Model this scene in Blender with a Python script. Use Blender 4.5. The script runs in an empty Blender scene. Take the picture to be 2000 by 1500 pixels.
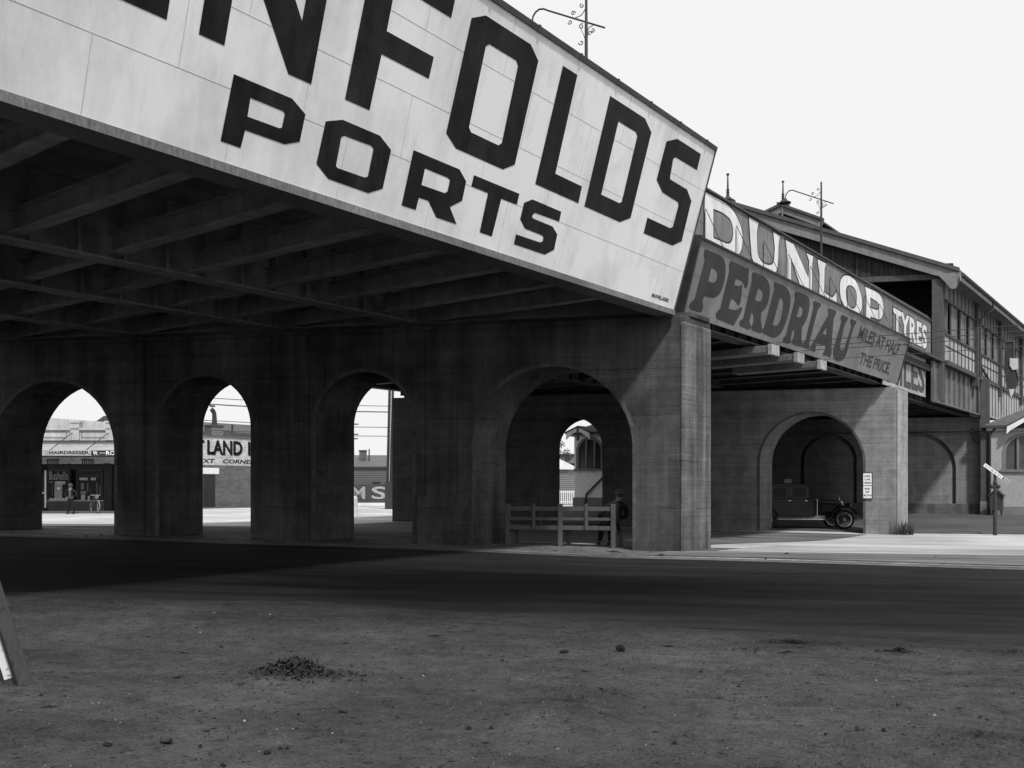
import bpy, bmesh, math, random
from mathutils import Vector, Matrix, noise as mnoise
from mathutils.geometry import tessellate_polygon
random.seed(7)
sc = bpy.context.scene
col = sc.collection
PI = math.pi

# ---------------------------------------------------------------- site axes
# world +Y runs along the railway bridge; the streets under it cross at a skew:
# a is measured along the street (and along every pier wall), b along the bridge.
WX, WY = 0.90771, 0.41959
def xy(a, b): return (a * WX, b + a * WY)
def P(a, b, z): return (a * WX, b + a * WY, z)
SKEW = math.atan2(WY, WX)

def lerp_tab(t, tab):
    if t <= tab[0][0]: return tab[0][1]
    for (t0, v0), (t1, v1) in zip(tab, tab[1:]):
        if t <= t1:
            k = (t - t0) / (t1 - t0); k = k * k * (3 - 2 * k)
            return v0 + (v1 - v0) * k
    return tab[-1][1]
def gz(a, b):
    """height of the ground"""
    z = lerp_tab(b, [(24, 0), (38, -.36), (44, -.34), (57, 0)])
    w = lerp_tab(b, [(9, 0), (20, 1), (42, 1), (60, 0)])
    z += .0165 * min(max(-11 - a, 0), 22) * w
    z += .36 * math.exp(-((a + 31) ** 2 + (b - 60) ** 2) / 60.)
    return z
def gxy(x, y):
    a = x / WX
    return gz(a, y - a * WY)

# ---------------------------------------------------------------- materials
def new_mat(name):
    m = bpy.data.materials.new(name); m.use_nodes = True
    nt = m.node_tree; nt.nodes.clear()
    out = nt.nodes.new('ShaderNodeOutputMaterial'); b = nt.nodes.new('ShaderNodeBsdfPrincipled')
    nt.links.new(b.outputs[0], out.inputs[0])
    return m, nt, b
def _noise(nt, co, scale, sc3=(1, 1, 1), detail=6, rough=.6, dist=0):
    mp = nt.nodes.new('ShaderNodeMapping'); mp.inputs['Scale'].default_value = sc3
    nt.links.new(co, mp.inputs[0])
    n = nt.nodes.new('ShaderNodeTexNoise'); n.inputs['Scale'].default_value = scale
    n.inputs['Detail'].default_value = detail; n.inputs['Roughness'].default_value = rough
    n.inputs['Distortion'].default_value = dist
    nt.links.new(mp.outputs[0], n.inputs['Vector'])
    return n.outputs[0]
def _ramp(nt, val, lo, hi, a=0., b=1.):
    r = nt.nodes.new('ShaderNodeMapRange'); r.inputs[1].default_value = lo; r.inputs[2].default_value = hi
    r.inputs[3].default_value = a; r.inputs[4].default_value = b
    nt.links.new(val, r.inputs[0]); return r.outputs[0]
def _m(nt, op, a, b):
    n = nt.nodes.new('ShaderNodeMath'); n.operation = op
    for i, v in enumerate((a, b)):
        if isinstance(v, (int, float)): n.inputs[i].default_value = v
        else: nt.links.new(v, n.inputs[i])
    return n.outputs[0]
def grey(name, base, var=.25, scale=4., streak=0., boards=0., board_h=.22, blotch=0., bscale=.35, spec=.2,
         rough=.85, bump=.3, bdist=.01, speck=0., speck_scale=40., aniso=(1, 1, 1), metal=0., grain=.08, joints=0., painted_shade=None):
    """a grey surface: fine noise, big blotches, rain streaks running down, board lines, dark specks"""
    m, nt, b = new_mat(name)
    tc = nt.nodes.new('ShaderNodeTexCoord'); co = tc.outputs['Object']
    v = _ramp(nt, _noise(nt, co, scale, aniso), .3, .7, 1 - var, 1 + var)
    if grain:
        v = _m(nt, 'MULTIPLY', v, _ramp(nt, _noise(nt, co, 60., aniso, 2, .7), .3, .7, 1 - grain, 1 + grain))
    if blotch:
        v = _m(nt, 'MULTIPLY', v, _ramp(nt, _noise(nt, co, bscale, (1, 1, 1), 4, .55, .4), .32, .68, 1 - blotch, 1 + blotch))
    if streak:
        s1 = _ramp(nt, _noise(nt, co, 1., (3.2, 3.2, .16), 5, .7, .3), .38, .66, 1 + streak * .6, 1 - streak)
        s2 = _ramp(nt, _noise(nt, co, 1., (7, 7, .12), 2, .5), .6, .78, 1, 1 + streak * .7)
        v = _m(nt, 'MULTIPLY', _m(nt, 'MULTIPLY', v, s1), s2)
    if boards:
        mp = nt.nodes.new('ShaderNodeMapping'); mp.inputs['Scale'].default_value = (.05, .05, 1. / board_h)
        nt.links.new(co, mp.inputs[0])
        n2 = nt.nodes.new('ShaderNodeTexNoise'); n2.inputs['Scale'].default_value = 1.; n2.inputs['Detail'].default_value = 3
        n2.inputs['Roughness'].default_value = .75
        nt.links.new(mp.outputs[0], n2.inputs['Vector'])
        v = _m(nt, 'MULTIPLY', v, _ramp(nt, n2.outputs[0], .35, .65, 1 - boards, 1 + boards))
    if painted_shade:   # paints the shade under the deck: inner part darkened, outer end left pale
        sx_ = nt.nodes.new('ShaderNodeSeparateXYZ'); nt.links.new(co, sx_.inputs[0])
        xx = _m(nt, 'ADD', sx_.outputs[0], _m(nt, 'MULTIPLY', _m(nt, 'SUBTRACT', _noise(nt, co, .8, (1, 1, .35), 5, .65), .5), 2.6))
        v = _m(nt, 'MULTIPLY', v, _ramp(nt, xx, painted_shade[0], painted_shade[1], painted_shade[2], 1.))
    if joints:   # ragged pour joints, dark lines at uneven heights
        sp_ = nt.nodes.new('ShaderNodeSeparateXYZ'); nt.links.new(co, sp_.inputs[0])
        zz = _m(nt, 'ADD', _m(nt, 'MULTIPLY', sp_.outputs[2], .93), _m(nt, 'MULTIPLY', _noise(nt, co, 1.3, (1, 1, .3), 6, .7), .16))
        fr_ = _m(nt, 'PINGPONG', zz, .5)
        ln_ = _ramp(nt, fr_, 0., .016, 1 - joints, 1.)
        gate = _ramp(nt, _noise(nt, co, .9, (1, 1, 1.5), 3, .6), .44, .56, 0, 1)
        v = _m(nt, 'MULTIPLY', v, _m(nt, 'ADD', _m(nt, 'MULTIPLY', _m(nt, 'SUBTRACT', ln_, 1.), gate), 1.))
        lite = _ramp(nt, _noise(nt, co, 1., (.5, .5, 9), 5, .75), .60, .72, 1., 1.35)
        v = _m(nt, 'MULTIPLY', v, lite)
    if speck:
        sp = _ramp(nt, _noise(nt, co, speck_scale, aniso, 2, .5), .62, .70, 1, 1 - speck)
        v = _m(nt, 'MULTIPLY', v, sp)
    v = _m(nt, 'MULTIPLY', v, base)
    v = _m(nt, 'MINIMUM', v, .88)
    nt.links.new(v, b.inputs['Base Color'])
    b.inputs['Roughness'].default_value = rough; b.inputs['Specular IOR Level'].default_value = spec
    b.inputs['Metallic'].default_value = metal
    if bump:
        bp = nt.nodes.new('ShaderNodeBump'); bp.inputs['Strength'].default_value = bump; bp.inputs['Distance'].default_value = bdist
        hgt = _noise(nt, co, scale * 5, aniso, 8, .7)
        if boards: hgt = _m(nt, 'ADD', hgt, n2.outputs[0])
        nt.links.new(hgt, bp.inputs['Height']); nt.links.new(bp.outputs[0], b.inputs['Normal'])
    return m
def corrugated(name, base, pitch, axis, var=.15, amp=.02, streak=.2):
    m, nt, b = new_mat(name)
    tc = nt.nodes.new('ShaderNodeTexCoord'); co = tc.outputs['Object']
    w = nt.nodes.new('ShaderNodeTexWave'); w.wave_type = 'BANDS'; w.bands_direction = axis
    w.inputs['Scale'].default_value = 1. / pitch * .314; w.inputs['Distortion'].default_value = 0
    nt.links.new(co, w.inputs['Vector'])
    v = _ramp(nt, _noise(nt, co, 1.5), .3, .7, 1 - var, 1 + var)
    v = _m(nt, 'MULTIPLY', v, _ramp(nt, w.outputs[1], 0, 1, 1 - streak, 1 + streak * .4))
    v = _m(nt, 'MULTIPLY', v, base)
    nt.links.new(v, b.inputs['Base Color']); b.inputs['Roughness'].default_value = .6
    bp = nt.nodes.new('ShaderNodeBump'); bp.inputs['Strength'].default_value = .6; bp.inputs['Distance'].default_value = amp
    nt.links.new(w.outputs[1], bp.inputs['Height']); nt.links.new(bp.outputs[0], b.inputs['Normal'])
    return m
def bricks(name, base, mortar, bw=.24, bh=.086, horiz='XZ'):
    m, nt, b = new_mat(name)
    tc = nt.nodes.new('ShaderNodeTexCoord')
    sep = nt.nodes.new('ShaderNodeSeparateXYZ'); nt.links.new(tc.outputs['Object'], sep.inputs[0])
    cmb = nt.nodes.new('ShaderNodeCombineXYZ')
    nt.links.new(sep.outputs['X' if horiz[0] == 'X' else 'Y'], cmb.inputs[0]); nt.links.new(sep.outputs['Z'], cmb.inputs[1])
    t = nt.nodes.new('ShaderNodeTexBrick'); nt.links.new(cmb.outputs[0], t.inputs['Vector'])
    t.inputs['Scale'].default_value = 1; t.inputs['Brick Width'].default_value = bw; t.inputs['Row Height'].default_value = bh
    t.inputs['Mortar Size'].default_value = .012; t.inputs['Bias'].default_value = 0
    for i, c in enumerate((base * .7, base * 1.35, mortar)): t.inputs[1 + i].default_value = (c, c, c, 1)
    bw_ = nt.nodes.new('ShaderNodeRGBToBW'); nt.links.new(t.outputs[0], bw_.inputs[0])
    v = _m(nt, 'MULTIPLY', bw_.outputs[0], _ramp(nt, _noise(nt, tc.outputs['Object'], .8), .3, .7, .75, 1.2))
    nt.links.new(v, b.inputs['Base Color']); b.inputs['Roughness'].default_value = .9
    return m

M = {}
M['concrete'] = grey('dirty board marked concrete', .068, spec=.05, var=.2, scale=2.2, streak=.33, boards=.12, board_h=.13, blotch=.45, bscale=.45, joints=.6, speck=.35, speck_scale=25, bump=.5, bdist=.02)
M['concrete_pale'] = grey('weathered concrete', .19, painted_shade=(-6.5, -2.4, .36), spec=.05, var=.2, scale=2.2, streak=.14, boards=.16, board_h=.13, joints=.5, blotch=.18, bscale=.4, speck=.35, speck_scale=22, bump=.5, bdist=.02)  # inner part carries the painted shade under the deck
M['concrete_lit_end'] = grey('concrete with painted end light', .27, .2, 2.2, streak=.25, boards=.12, board_h=.3, blotch=.2, bscale=.4, speck=.35, speck_scale=22, bump=.5, bdist=.02)  # paler copy, sunlight on the pier's end face put into the colour
M['arris'] = grey('worn arris', .074, .35, 5, streak=.2, blotch=.4, bump=.4)
M['roughcast_lit'] = grey('roughcast with painted light', .74, .10, 9, blotch=.08, speck=.25, speck_scale=16, bump=1., bdist=.03)  # brighter roughcast copy, daylight on the left kiosk put into the colour
M['car_glass'] = grey('car window', .012, .3, 2, spec=.12, rough=.2, bump=0)
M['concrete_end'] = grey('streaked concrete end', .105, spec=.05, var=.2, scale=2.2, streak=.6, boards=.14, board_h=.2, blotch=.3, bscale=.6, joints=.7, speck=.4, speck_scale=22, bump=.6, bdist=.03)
M['plinth'] = grey('stained concrete plinth', .10, .3, 2.5, streak=.3, boards=.1, blotch=.3, bump=.5, bdist=.02)
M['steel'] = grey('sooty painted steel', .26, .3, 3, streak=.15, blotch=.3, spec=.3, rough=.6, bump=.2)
M['steel_mid'] = grey('worn steel flange', .13, .4, 8, blotch=.4, spec=.3, rough=.6, bump=.3, aniso=(3, 3, 1))  # mid grey steel for flanges, plates and wire carriers
M['steel_dark'] = grey('shade darkened steel', .07, .3, 3, streak=.15, blotch=.3, spec=.2, rough=.6, bump=.2)  # darker steel copy, shade of the farther spans painted in
M['deck_dark'] = grey('shade darkened deck', .04, .3, 2, bump=.2)  # darker deck copy, shade of the farther spans painted in
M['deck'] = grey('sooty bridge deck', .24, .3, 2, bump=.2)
M['sign_white'] = grey('white painted sheet iron', .80, .05, 1.6, streak=.10, blotch=.17, bscale=.5, bump=.12, bdist=.01, spec=.3, rough=.55, grain=.05)
M['seam'] = grey('sheet seam', .46, .3, 6, bump=0)
M['sign_black'] = grey('black sign paint', .012, .3, 2.5, streak=.5, blotch=.5, spec=.12, rough=.55, bump=.1)
M['sign_grey'] = grey('faded grey sign paint', .19, .1, 2, streak=.12, blotch=.25, bscale=.3, bump=.1)
M['sign_dark'] = grey('faded dark lettering', .045, .15, 2, streak=.15, blotch=.15, bump=.1)
M['sign_mid'] = grey('mid grey sign board', .17, .15, 2, streak=.2, blotch=.2, bump=.1)
M['sign_light'] = grey('pale sign lettering', .62, .08, 3, streak=.15, blotch=.1, bump=.1)
M['sign_pale'] = grey('pale patched hoarding', .33, .2, 3, streak=.3, blotch=.2, bump=.1)
M['iron'] = grey('dark iron', .035, .3, 6, spec=.3, rough=.6)
M['zinc'] = grey('dull zinc', .30, .3, 6, blotch=.3, spec=.4, rough=.5)
M['timber_dark'] = grey('dark stained boards', .03, .3, 3, streak=.4, bump=.3)
M['timber_paint'] = grey('painted timber trim', .17, .15, 5, streak=.12, blotch=.12, bump=.2)
M['trim_mid'] = grey('grey painted timber', .07, .2, 5, streak=.1, bump=.2)
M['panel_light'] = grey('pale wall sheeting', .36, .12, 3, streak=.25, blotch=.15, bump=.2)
M['panel_mid'] = grey('mid grey wall sheeting', .17, .15, 3, streak=.2, blotch=.15, bump=.2)  # darker grey sheeting for upper panels, soffit and some shutters
M['louvre'] = grey('louvre slats', .03, .2, 6)
M['shutter'] = grey('painted shutters', .17, .15, 5, streak=.1)
M['roof_slate'] = grey('slate roof', .09, .2, 3, blotch=.2, bump=.4)
M['roughcast'] = grey('roughcast render', .36, .12, 9, blotch=.1, speck=.3, speck_scale=16, bump=1., bdist=.03)
M['render_smooth'] = grey('painted plinth render', .17, .12, 4, streak=.1, blotch=.15)
M['glass'] = grey('dark window glass', .03, .3, 2, spec=.8, rough=.15, bump=0, grain=0)
M['glass_grey'] = grey('dusty window glass', .05, .4, 1.5, streak=.3, spec=.6, rough=.3, bump=0)
M['white'] = grey('white paint', .72, .08, 5, streak=.1, bump=.15)
M['white_worn'] = grey('chipped white paint', .62, .15, 9, speck=.8, speck_scale=14, bump=.4)
M['wood_grey'] = grey('weathered bench timber', .085, .2, 10, aniso=(1, 1, .2), bump=.3)
M['post_dark'] = grey('worn dark painted post', .048, .25, 6, aniso=(3, 3, .4), speck=.5, speck_scale=9, blotch=.15, bump=.5, bdist=.01)
M['black_paint'] = grey('black coach paint', .011, .2, 4, spec=.22, rough=.3, bump=0)
M['rubber'] = grey('tyre rubber', .02, .2, 8, rough=.9)
M['nickel'] = grey('plated metal', .55, .1, 8, spec=.6, rough=.3, metal=.6, bump=0)
M['suit'] = grey('dark wool suit', .016, .3, 20, rough=.95, bump=.4)
M['vest'] = grey('grey waistcoat', .09, .2, 20, rough=.95)
M['skin'] = grey('skin', .2, .08, 20, rough=.6, bump=.1)
M['hat'] = grey('felt hat', .08, .15, 20, rough=.95)
M['shirt'] = grey('pale shirt', .16, .05, 20)
M['cream'] = grey('cream stucco', .42, .1, 4, streak=.15, blotch=.12, bump=.2)
M['shopdark'] = grey('dark shop joinery', .03, .3, 6, bump=.2)
M['stock'] = grey('window display', .12, .9, 7, bump=0)
M['brick'] = bricks('brick wall', .085, .15)
M['brick_dark'] = bricks('dark brick base', .05, .07)
M['brick_white'] = bricks('white painted brick', .42, .34)
M['corr_roof'] = corrugated('corrugated roof iron', .10, .12, 'X')
M['corr_awning'] = corrugated('corrugated awning', .38, .1, 'X', streak=.35)
M['corr_wall'] = corrugated('weatherboard wall', .10, .17, 'Z', streak=.55)
M['wb_light'] = corrugated('pale weatherboards', .2, .17, 'Z', streak=.6)
M['pale_iron'] = grey('pale roof iron', .5, .1, 3, streak=.2)
M['bark'] = grey('bark', .06, .3, 8)
M['leaf'] = grey('foliage', .06, .5, 3, bump=0)
M['weed'] = grey('dry weeds', .05, .5, 12, bump=0)
M['stone'] = grey('stone', .045, .3, 10, speck=.3, bump=.8, bdist=.01)
M['clod'] = grey('dark clods', .012, .4, 15, bump=.8)
M['pebble'] = grey('pale pebble', .2, .5, 20, bump=0)
M['litter'] = grey('dead leaves', .03, .6, 15, bump=.3)

# ---------------------------------------------------------------- mesh builder
class MB:
    def __init__(s): s.v = []; s.f = []
    def add(s, vs, fs):
        n = len(s.v); s.v += [tuple(p) for p in vs]; s.f += [tuple(i + n for i in f) for f in fs]; return s
    def hexa(s, p):   # 8 points: bottom 4 ccw, top 4 ccw
        return s.add(p, [(3, 2, 1, 0), (4, 5, 6, 7), (0, 1, 5, 4), (1, 2, 6, 5), (2, 3, 7, 6), (3, 0, 4, 7)])
    def box(s, x0, x1, y0, y1, z0, z1, T=None):
        p = [(x0, y0, z0), (x1, y0, z0), (x1, y1, z0), (x0, y1, z0), (x0, y0, z1), (x1, y0, z1), (x1, y1, z1), (x0, y1, z1)]
        if T: p = [T(*q) for q in p]
        return s.hexa(p)
    def prism(s, poly, f0, f1):
        """poly of 2-d points; f0, f1 map a point to the two ends"""
        n = len(poly); a = [f0(*q) for q in poly]; b = [f1(*q) for q in poly]
        return s.add(a + b, [tuple(range(n)), tuple(range(2 * n - 1, n - 1, -1))] + [(i, i + n, (i + 1) % n + n, (i + 1) % n) for i in range(n)])
    def flat(s, loops, fn):
        pts = [[Vector((q[0], q[1], 0)) for q in lp] for lp in loops]
        tris = tessellate_polygon(pts); fl = [q for lp in loops for q in lp]
        return s.add([fn(q[0], q[1]) for q in fl], [t for t in tris])
    def tube(s, pts, r, n=8, cap=True):
        pts = [Vector(p) for p in pts]; rs = r if isinstance(r, (list, tuple)) else [r] * len(pts)
        base = len(s.v); up = None
        for i, p in enumerate(pts):
            d = (pts[min(i + 1, len(pts) - 1)] - pts[max(i - 1, 0)]).normalized()
            if up is None: up = d.cross(Vector((0, 0, 1)) if abs(d.z) < .9 else Vector((1, 0, 0))).normalized()
            up = (up - d * up.dot(d)).normalized(); w = d.cross(up)
            for k in range(n):
                t = 2 * PI * k / n; s.v.append(tuple(p + (up * math.cos(t) + w * math.sin(t)) * rs[i]))
        for i in range(len(pts) - 1):
            for k in range(n):
                a = base + i * n + k; b = base + i * n + (k + 1) % n
                s.f.append((a, b, b + n, a + n))
        if cap:
            s.f.append(tuple(base + k for k in range(n))[::-1]); s.f.append(tuple(base + (len(pts) - 1) * n + k for k in range(n)))
        return s
    def lathe(s, prof, c=(0, 0, 0), n=16):
        return s.tube([(c[0], c[1], c[2] + z) for r, z in prof], [max(r, .0005) for r, z in prof], n)
    def ell(s, c, r, n=12, m=8):
        pts = [(0, 0)]
        base = len(s.v)
        for j in range(m + 1):
            ph = PI * j / m
            for k in range(n):
                t = 2 * PI * k / n
                s.v.append((c[0] + r[0] * math.sin(ph) * math.cos(t), c[1] + r[1] * math.sin(ph) * math.sin(t), c[2] + r[2] * math.cos(ph)))
        for j in range(m):
            for k in range(n):
                a = base + j * n + k; b = base + j * n + (k + 1) % n
                s.f.append((a, a + n, b + n, b))
        return s
    def obj(s, name, mat, parent=None, origin=None, smooth=False, bevel=0, local=False):
        me = bpy.data.meshes.new(name)
        if parent is not None and not local: o = parent.location
        elif parent is None and not local:
            if origin: o = Vector(origin)
            else:
                xs = [p[0] for p in s.v]; ys = [p[1] for p in s.v]; zs = [p[2] for p in s.v]
                o = Vector(((min(xs) + max(xs)) / 2, (min(ys) + max(ys)) / 2, min(zs)))
        else: o = Vector((0, 0, 0))
        if parent is not None and parent.parent is not None and not local: o = parent.parent.location + parent.location
        me.from_pydata([(p[0] - o[0], p[1] - o[1], p[2] - o[2]) for p in s.v], [], s.f)
        bm = bmesh.new(); bm.from_mesh(me); bmesh.ops.recalc_face_normals(bm, faces=bm.faces)
        bm.to_mesh(me); bm.free()
        if smooth:
            for p in me.polygons: p.use_smooth = True
        me.materials.append(mat)
        ob = bpy.data.objects.new(name, me); col.objects.link(ob)
        if parent is not None: ob.parent = parent
        else: ob.location = o
        if bevel:
            bv = ob.modifiers.new('bevel', 'BEVEL'); bv.width = bevel; bv.segments = 2; bv.limit_method = 'ANGLE'; bv.angle_limit = .6
        return ob
def tag(o, label=None, cat=None, group=None, kind=None):
    if label: o['label'] = label
    if cat: o['category'] = cat
    if group: o['group'] = group
    if kind: o['kind'] = kind
    return o
def thing(name, label, cat, loc, rotz=0, group=None):
    o = bpy.data.objects.new(name, None); col.objects.link(o); o.empty_display_size = .3
    o.location = loc; o.rotation_euler = (0, 0, rotz)
    return tag(o, label, cat, group)

def text_loops(txt, bold=.0, spacing=1.):
    """outline of a line of letters as a triangle mesh scaled to a 1 x 1 box"""
    cu = bpy.data.curves.new('t', 'FONT'); cu.body = txt; cu.size = 1; cu.offset = bold; cu.resolution_u = 3
    cu.space_character = spacing
    ob = bpy.data.objects.new('t', cu); col.objects.link(ob)
    dg = bpy.context.evaluated_depsgraph_get(); dg.update()
    me = bpy.data.meshes.new_from_object(ob.evaluated_get(dg))
    vs = [v.co.copy() for v in me.vertices]; fs = [tuple(p.vertices) for p in me.polygons]
    bpy.data.objects.remove(ob); bpy.data.curves.remove(cu); bpy.data.meshes.remove(me)
    x0 = min(v.x for v in vs); x1 = max(v.x for v in vs); y0 = min(v.y for v in vs); y1 = max(v.y for v in vs)
    return [((v.x - x0) / (x1 - x0), (v.y - y0) / (y1 - y0)) for v in vs], fs
def text(mb, txt, fn, x0, x1, y0, y1, bold=.02, shear=0, spacing=1.):
    vs, fs = text_loops(txt, bold, spacing)
    return mb.add([fn(x0 + u * (x1 - x0) + shear * v * (y1 - y0), y0 + v * (y1 - y0)) for u, v in vs], fs)
def smooth_loop(pts, n=5):
    """closed contour; points with a third value are off-curve quadratic control points"""
    P_ = []
    L = len(pts)
    for i, p in enumerate(pts):
        P_.append(p)
        q = pts[(i + 1) % L]
        if len(p) > 2 and len(q) > 2: P_.append(((p[0] + q[0]) / 2, (p[1] + q[1]) / 2))
    while len(P_[0]) > 2: P_ = P_[1:] + P_[:1]
    out = []; L = len(P_)
    for i, p in enumerate(P_):
        if len(p) == 2: out.append(p[:2])
        else:
            a = P_[i - 1]; b = P_[(i + 1) % L]
            for k in range(1, n):
                t = k / n
                out.append(((1 - t) ** 2 * a[0] + 2 * t * (1 - t) * p[0] + t * t * b[0], (1 - t) ** 2 * a[1] + 2 * t * (1 - t) * p[1] + t * t * b[1]))
    return out

# ---------------------------------------------------------------- camera, light, sky
cam_d = bpy.data.cameras.new('camera'); cam = bpy.data.objects.new('camera', cam_d); col.objects.link(cam)
cam.location = (0, 0, 1.5); cam.rotation_euler = (math.radians(90), 0, math.radians(37.275))
cam_d.sensor_width = 36; cam_d.lens = 32.4; cam_d.shift_y = .1; cam_d.clip_end = 3000; cam_d.clip_start = .1
sc.camera = cam
sun_dir = Vector((-.606, .40, -1)).normalized()
sd = bpy.data.lights.new('sun', 'SUN'); sd.energy = 3.5; sd.angle = math.radians(5); sd.color = (1, .995, .99)
sun = bpy.data.objects.new('sun', sd); col.objects.link(sun)
sun.rotation_euler = sun_dir.to_track_quat('-Z', 'Y').to_euler(); sun.location = (20, -10, 40)
w = bpy.data.worlds.new('World'); sc.world = w; w.use_nodes = True
nt = w.node_tree; nt.nodes.clear()
sky = nt.nodes.new('ShaderNodeTexSky'); sky.sky_type = 'NISHITA'; sky.sun_disc = False
sky.sun_elevation = math.radians(54.0); sky.sun_rotation = math.radians(123.4)
sky.dust_density = 4; sky.air_density = 1.2
bwn = nt.nodes.new('ShaderNodeRGBToBW'); nt.links.new(sky.outputs[0], bwn.inputs[0])
# thin bright haze over the sky: its tone is lifted towards white
mr = nt.nodes.new('ShaderNodeMapRange'); mr.inputs[1].default_value = 0; mr.inputs[2].default_value = 14
mr.inputs[3].default_value = 9.0; mr.inputs[4].default_value = 9.7
nt.links.new(bwn.outputs[0], mr.inputs[0])
bg = nt.nodes.new('ShaderNodeBackground'); bg.inputs[1].default_value = .1
wo = nt.nodes.new('ShaderNodeOutputWorld')
nt.links.new(mr.outputs[0], bg.inputs[0]); nt.links.new(bg.outputs[0], wo.inputs[0])
sc.view_settings.view_transform = 'Standard'; sc.view_settings.look = 'None'; sc.view_settings.exposure = 0; sc.view_settings.gamma = 1
sc.cycles.max_bounces = 6; sc.cycles.diffuse_bounces = 4
sc.cycles.use_denoising = True
# ---------------------------------------------------------------- ground
def axis(lo, hi, dlo, dhi, fine, mid=1.2):
    out = []; t = dlo
    while t < dhi: out.append(t); t += fine
    out.append(dhi)
    t = dhi; st = fine
    while t < hi:
        st = min(st * 1.25, mid if t < 75 else st * 1.25); t += st; out.append(min(t, hi))
    t = dlo; st = fine; left = []
    while t > lo:
        st = min(st * 1.25, mid if t > -75 else st * 1.25); t -= st; left.append(max(t, lo))
    return sorted(set(left + out))
def near_edge(a): return 9.75 - .13 * (a + 1) + .25 * math.sin(a * .5) + .12 * math.sin(a * 1.7)
def far_edge(a): return 20.55 - .155 * (a + 3) + .1 * math.sin(a * .6) if a > -14 else 22.25 + .05 * math.sin(a)
def sheet(name, a_s, b_s, zf, mat, keep=None):
    mb = MB(); ids = {}
    for i, a in enumerate(a_s):
        for j, b in enumerate(b_s):
            ids[i, j] = len(mb.v); mb.v.append(P(a, b, zf(a, b)))
    for i in range(len(a_s) - 1):
        for j in range(len(b_s) - 1):
            mb.f.append((ids[i, j], ids[i + 1, j], ids[i + 1, j + 1], ids[i, j + 1]))
    o = mb.obj(name, mat, origin=(0, 0, 0), smooth=True); tag(o, kind='structure'); return o
def n3(x, y, s, k=0): return mnoise.noise(Vector((x * s, y * s, k)))
def dirt_z(a, b):
    z = gz(a, b) - .008
    m = lerp_tab(b, [(near_edge(a) - .9, 1), (near_edge(a) + 1.6, 0)]) if b < 14 and -30 < a < 20 else 0
    if m:
        z += m * (.022 * n3(a, b, .8) + .014 * n3(a, b, 2.3, 3) + .010 * n3(a, b * 1.6, 6, 5) + .010 * n3(a, b, 14, 7) + .022)
        for rb, rd_ in ((8.15 - .16 * a + .15 * math.sin(a * .35), .022), (7.05 - .16 * a + .15 * math.sin(a * .35), .020), (5.6 + .05 * a, .014)):
            k_ = (b - rb - .08 * n3(a, b, .7, 9)) / .13; z += m * rd_ * (-math.exp(-k_ * k_) + .5 * math.exp(-(abs(k_) - 1.7) ** 2 * 2))
        for (ha, hb, hr, hh) in ((-6.3, 7.25, .35, .05), (-3.75, 6.5, .5, .09), (-1.3, 6.1, .55, .09), (-1.9, 6.3, .3, .03), (-7.6, 6.4, .3, .03)):
            z += hh * math.exp(-((a - ha) ** 2 + (b - hb) ** 2) / hr ** 2)
    return z

def edge_dist(nt, co):
    """distance across the ragged line where the dirt gives way to the road"""
    sp = nt.nodes.new('ShaderNodeSeparateXYZ'); nt.links.new(co, sp.inputs[0])
    q = _m(nt, 'SUBTRACT', _m(nt, 'SUBTRACT', sp.outputs[1], _m(nt, 'MULTIPLY', sp.outputs[0], .319)), 9.62)
    return _m(nt, 'ADD', q, _m(nt, 'MULTIPLY', _m(nt, 'SUBTRACT', _noise(nt, co, .9, (1, 1, 1), 6, .7), .5), 2.2))
def dirt_mat():
    m, nt, b = new_mat('packed dirt')
    tc = nt.nodes.new('ShaderNodeTexCoord'); co = tc.outputs['Object']
    v = _ramp(nt, _noise(nt, co, .45, (1, 1, 1), 5, .6, .5), .3, .7, .72, 1.32)
    rot = nt.nodes.new('ShaderNodeMapping'); rot.inputs['Rotation'].default_value = (0, 0, -SKEW); nt.links.new(co, rot.inputs[0]); ro = rot.outputs[0]
    v = _m(nt, 'MULTIPLY', v, _ramp(nt, _noise(nt, ro, 1.1, (.5, 1.2, 1), 6, .7, .4), .36, .66, .82, 1.22))
    v = _m(nt, 'MULTIPLY', v, _ramp(nt, _noise(nt, ro, 2.6, (.7, 1.2, 1), 7, .8, .6), .54, .66, 1, .7))
    v = _m(nt, 'MULTIPLY', v, _ramp(nt, _noise(nt, co, 5, (1, 1, 1), 6, .7), .3, .7, .75, 1.3))
    v = _m(nt, 'MULTIPLY', v, _ramp(nt, _noise(nt, co, 45, (1, 1, 1), 3, .7), .3, .7, .72, 1.3))
    v = _m(nt, 'MULTIPLY', v, _ramp(nt, _noise(nt, co, 16, (1, 1, 1), 5, .8, .6), .57, .66, 1, .3))
    v = _m(nt, 'MULTIPLY', v, _ramp(nt, _noise(nt, co, 1.6, (1, 1, 1), 6, .8, 1.), .62, .74, 1, .5))
    v = _m(nt, 'MULTIPLY', v, _ramp(nt, edge_dist(nt, co), -1.0, 1.1, 1., .42))
    v = _m(nt, 'ADD', _m(nt, 'MULTIPLY', v, .094), _ramp(nt, _noise(nt, co, 55, (1, 1, 1), 2, .5), .68, .73, 0, .10))
    nt.links.new(v, b.inputs['Base Color']); b.inputs['Roughness'].default_value = .95; b.inputs['Specular IOR Level'].default_value = .05
    bp = nt.nodes.new('ShaderNodeBump'); bp.inputs['Strength'].default_value = 1.; bp.inputs['Distance'].default_value = .06
    nt.links.new(_m(nt, 'ADD', _noise(nt, co, 9, (1, 1, 1), 8, .75), _noise(nt, co, 40, (1, 1, 1), 4, .7)), bp.inputs['Height']); nt.links.new(bp.outputs[0], b.inputs['Normal'])
    return m
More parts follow.
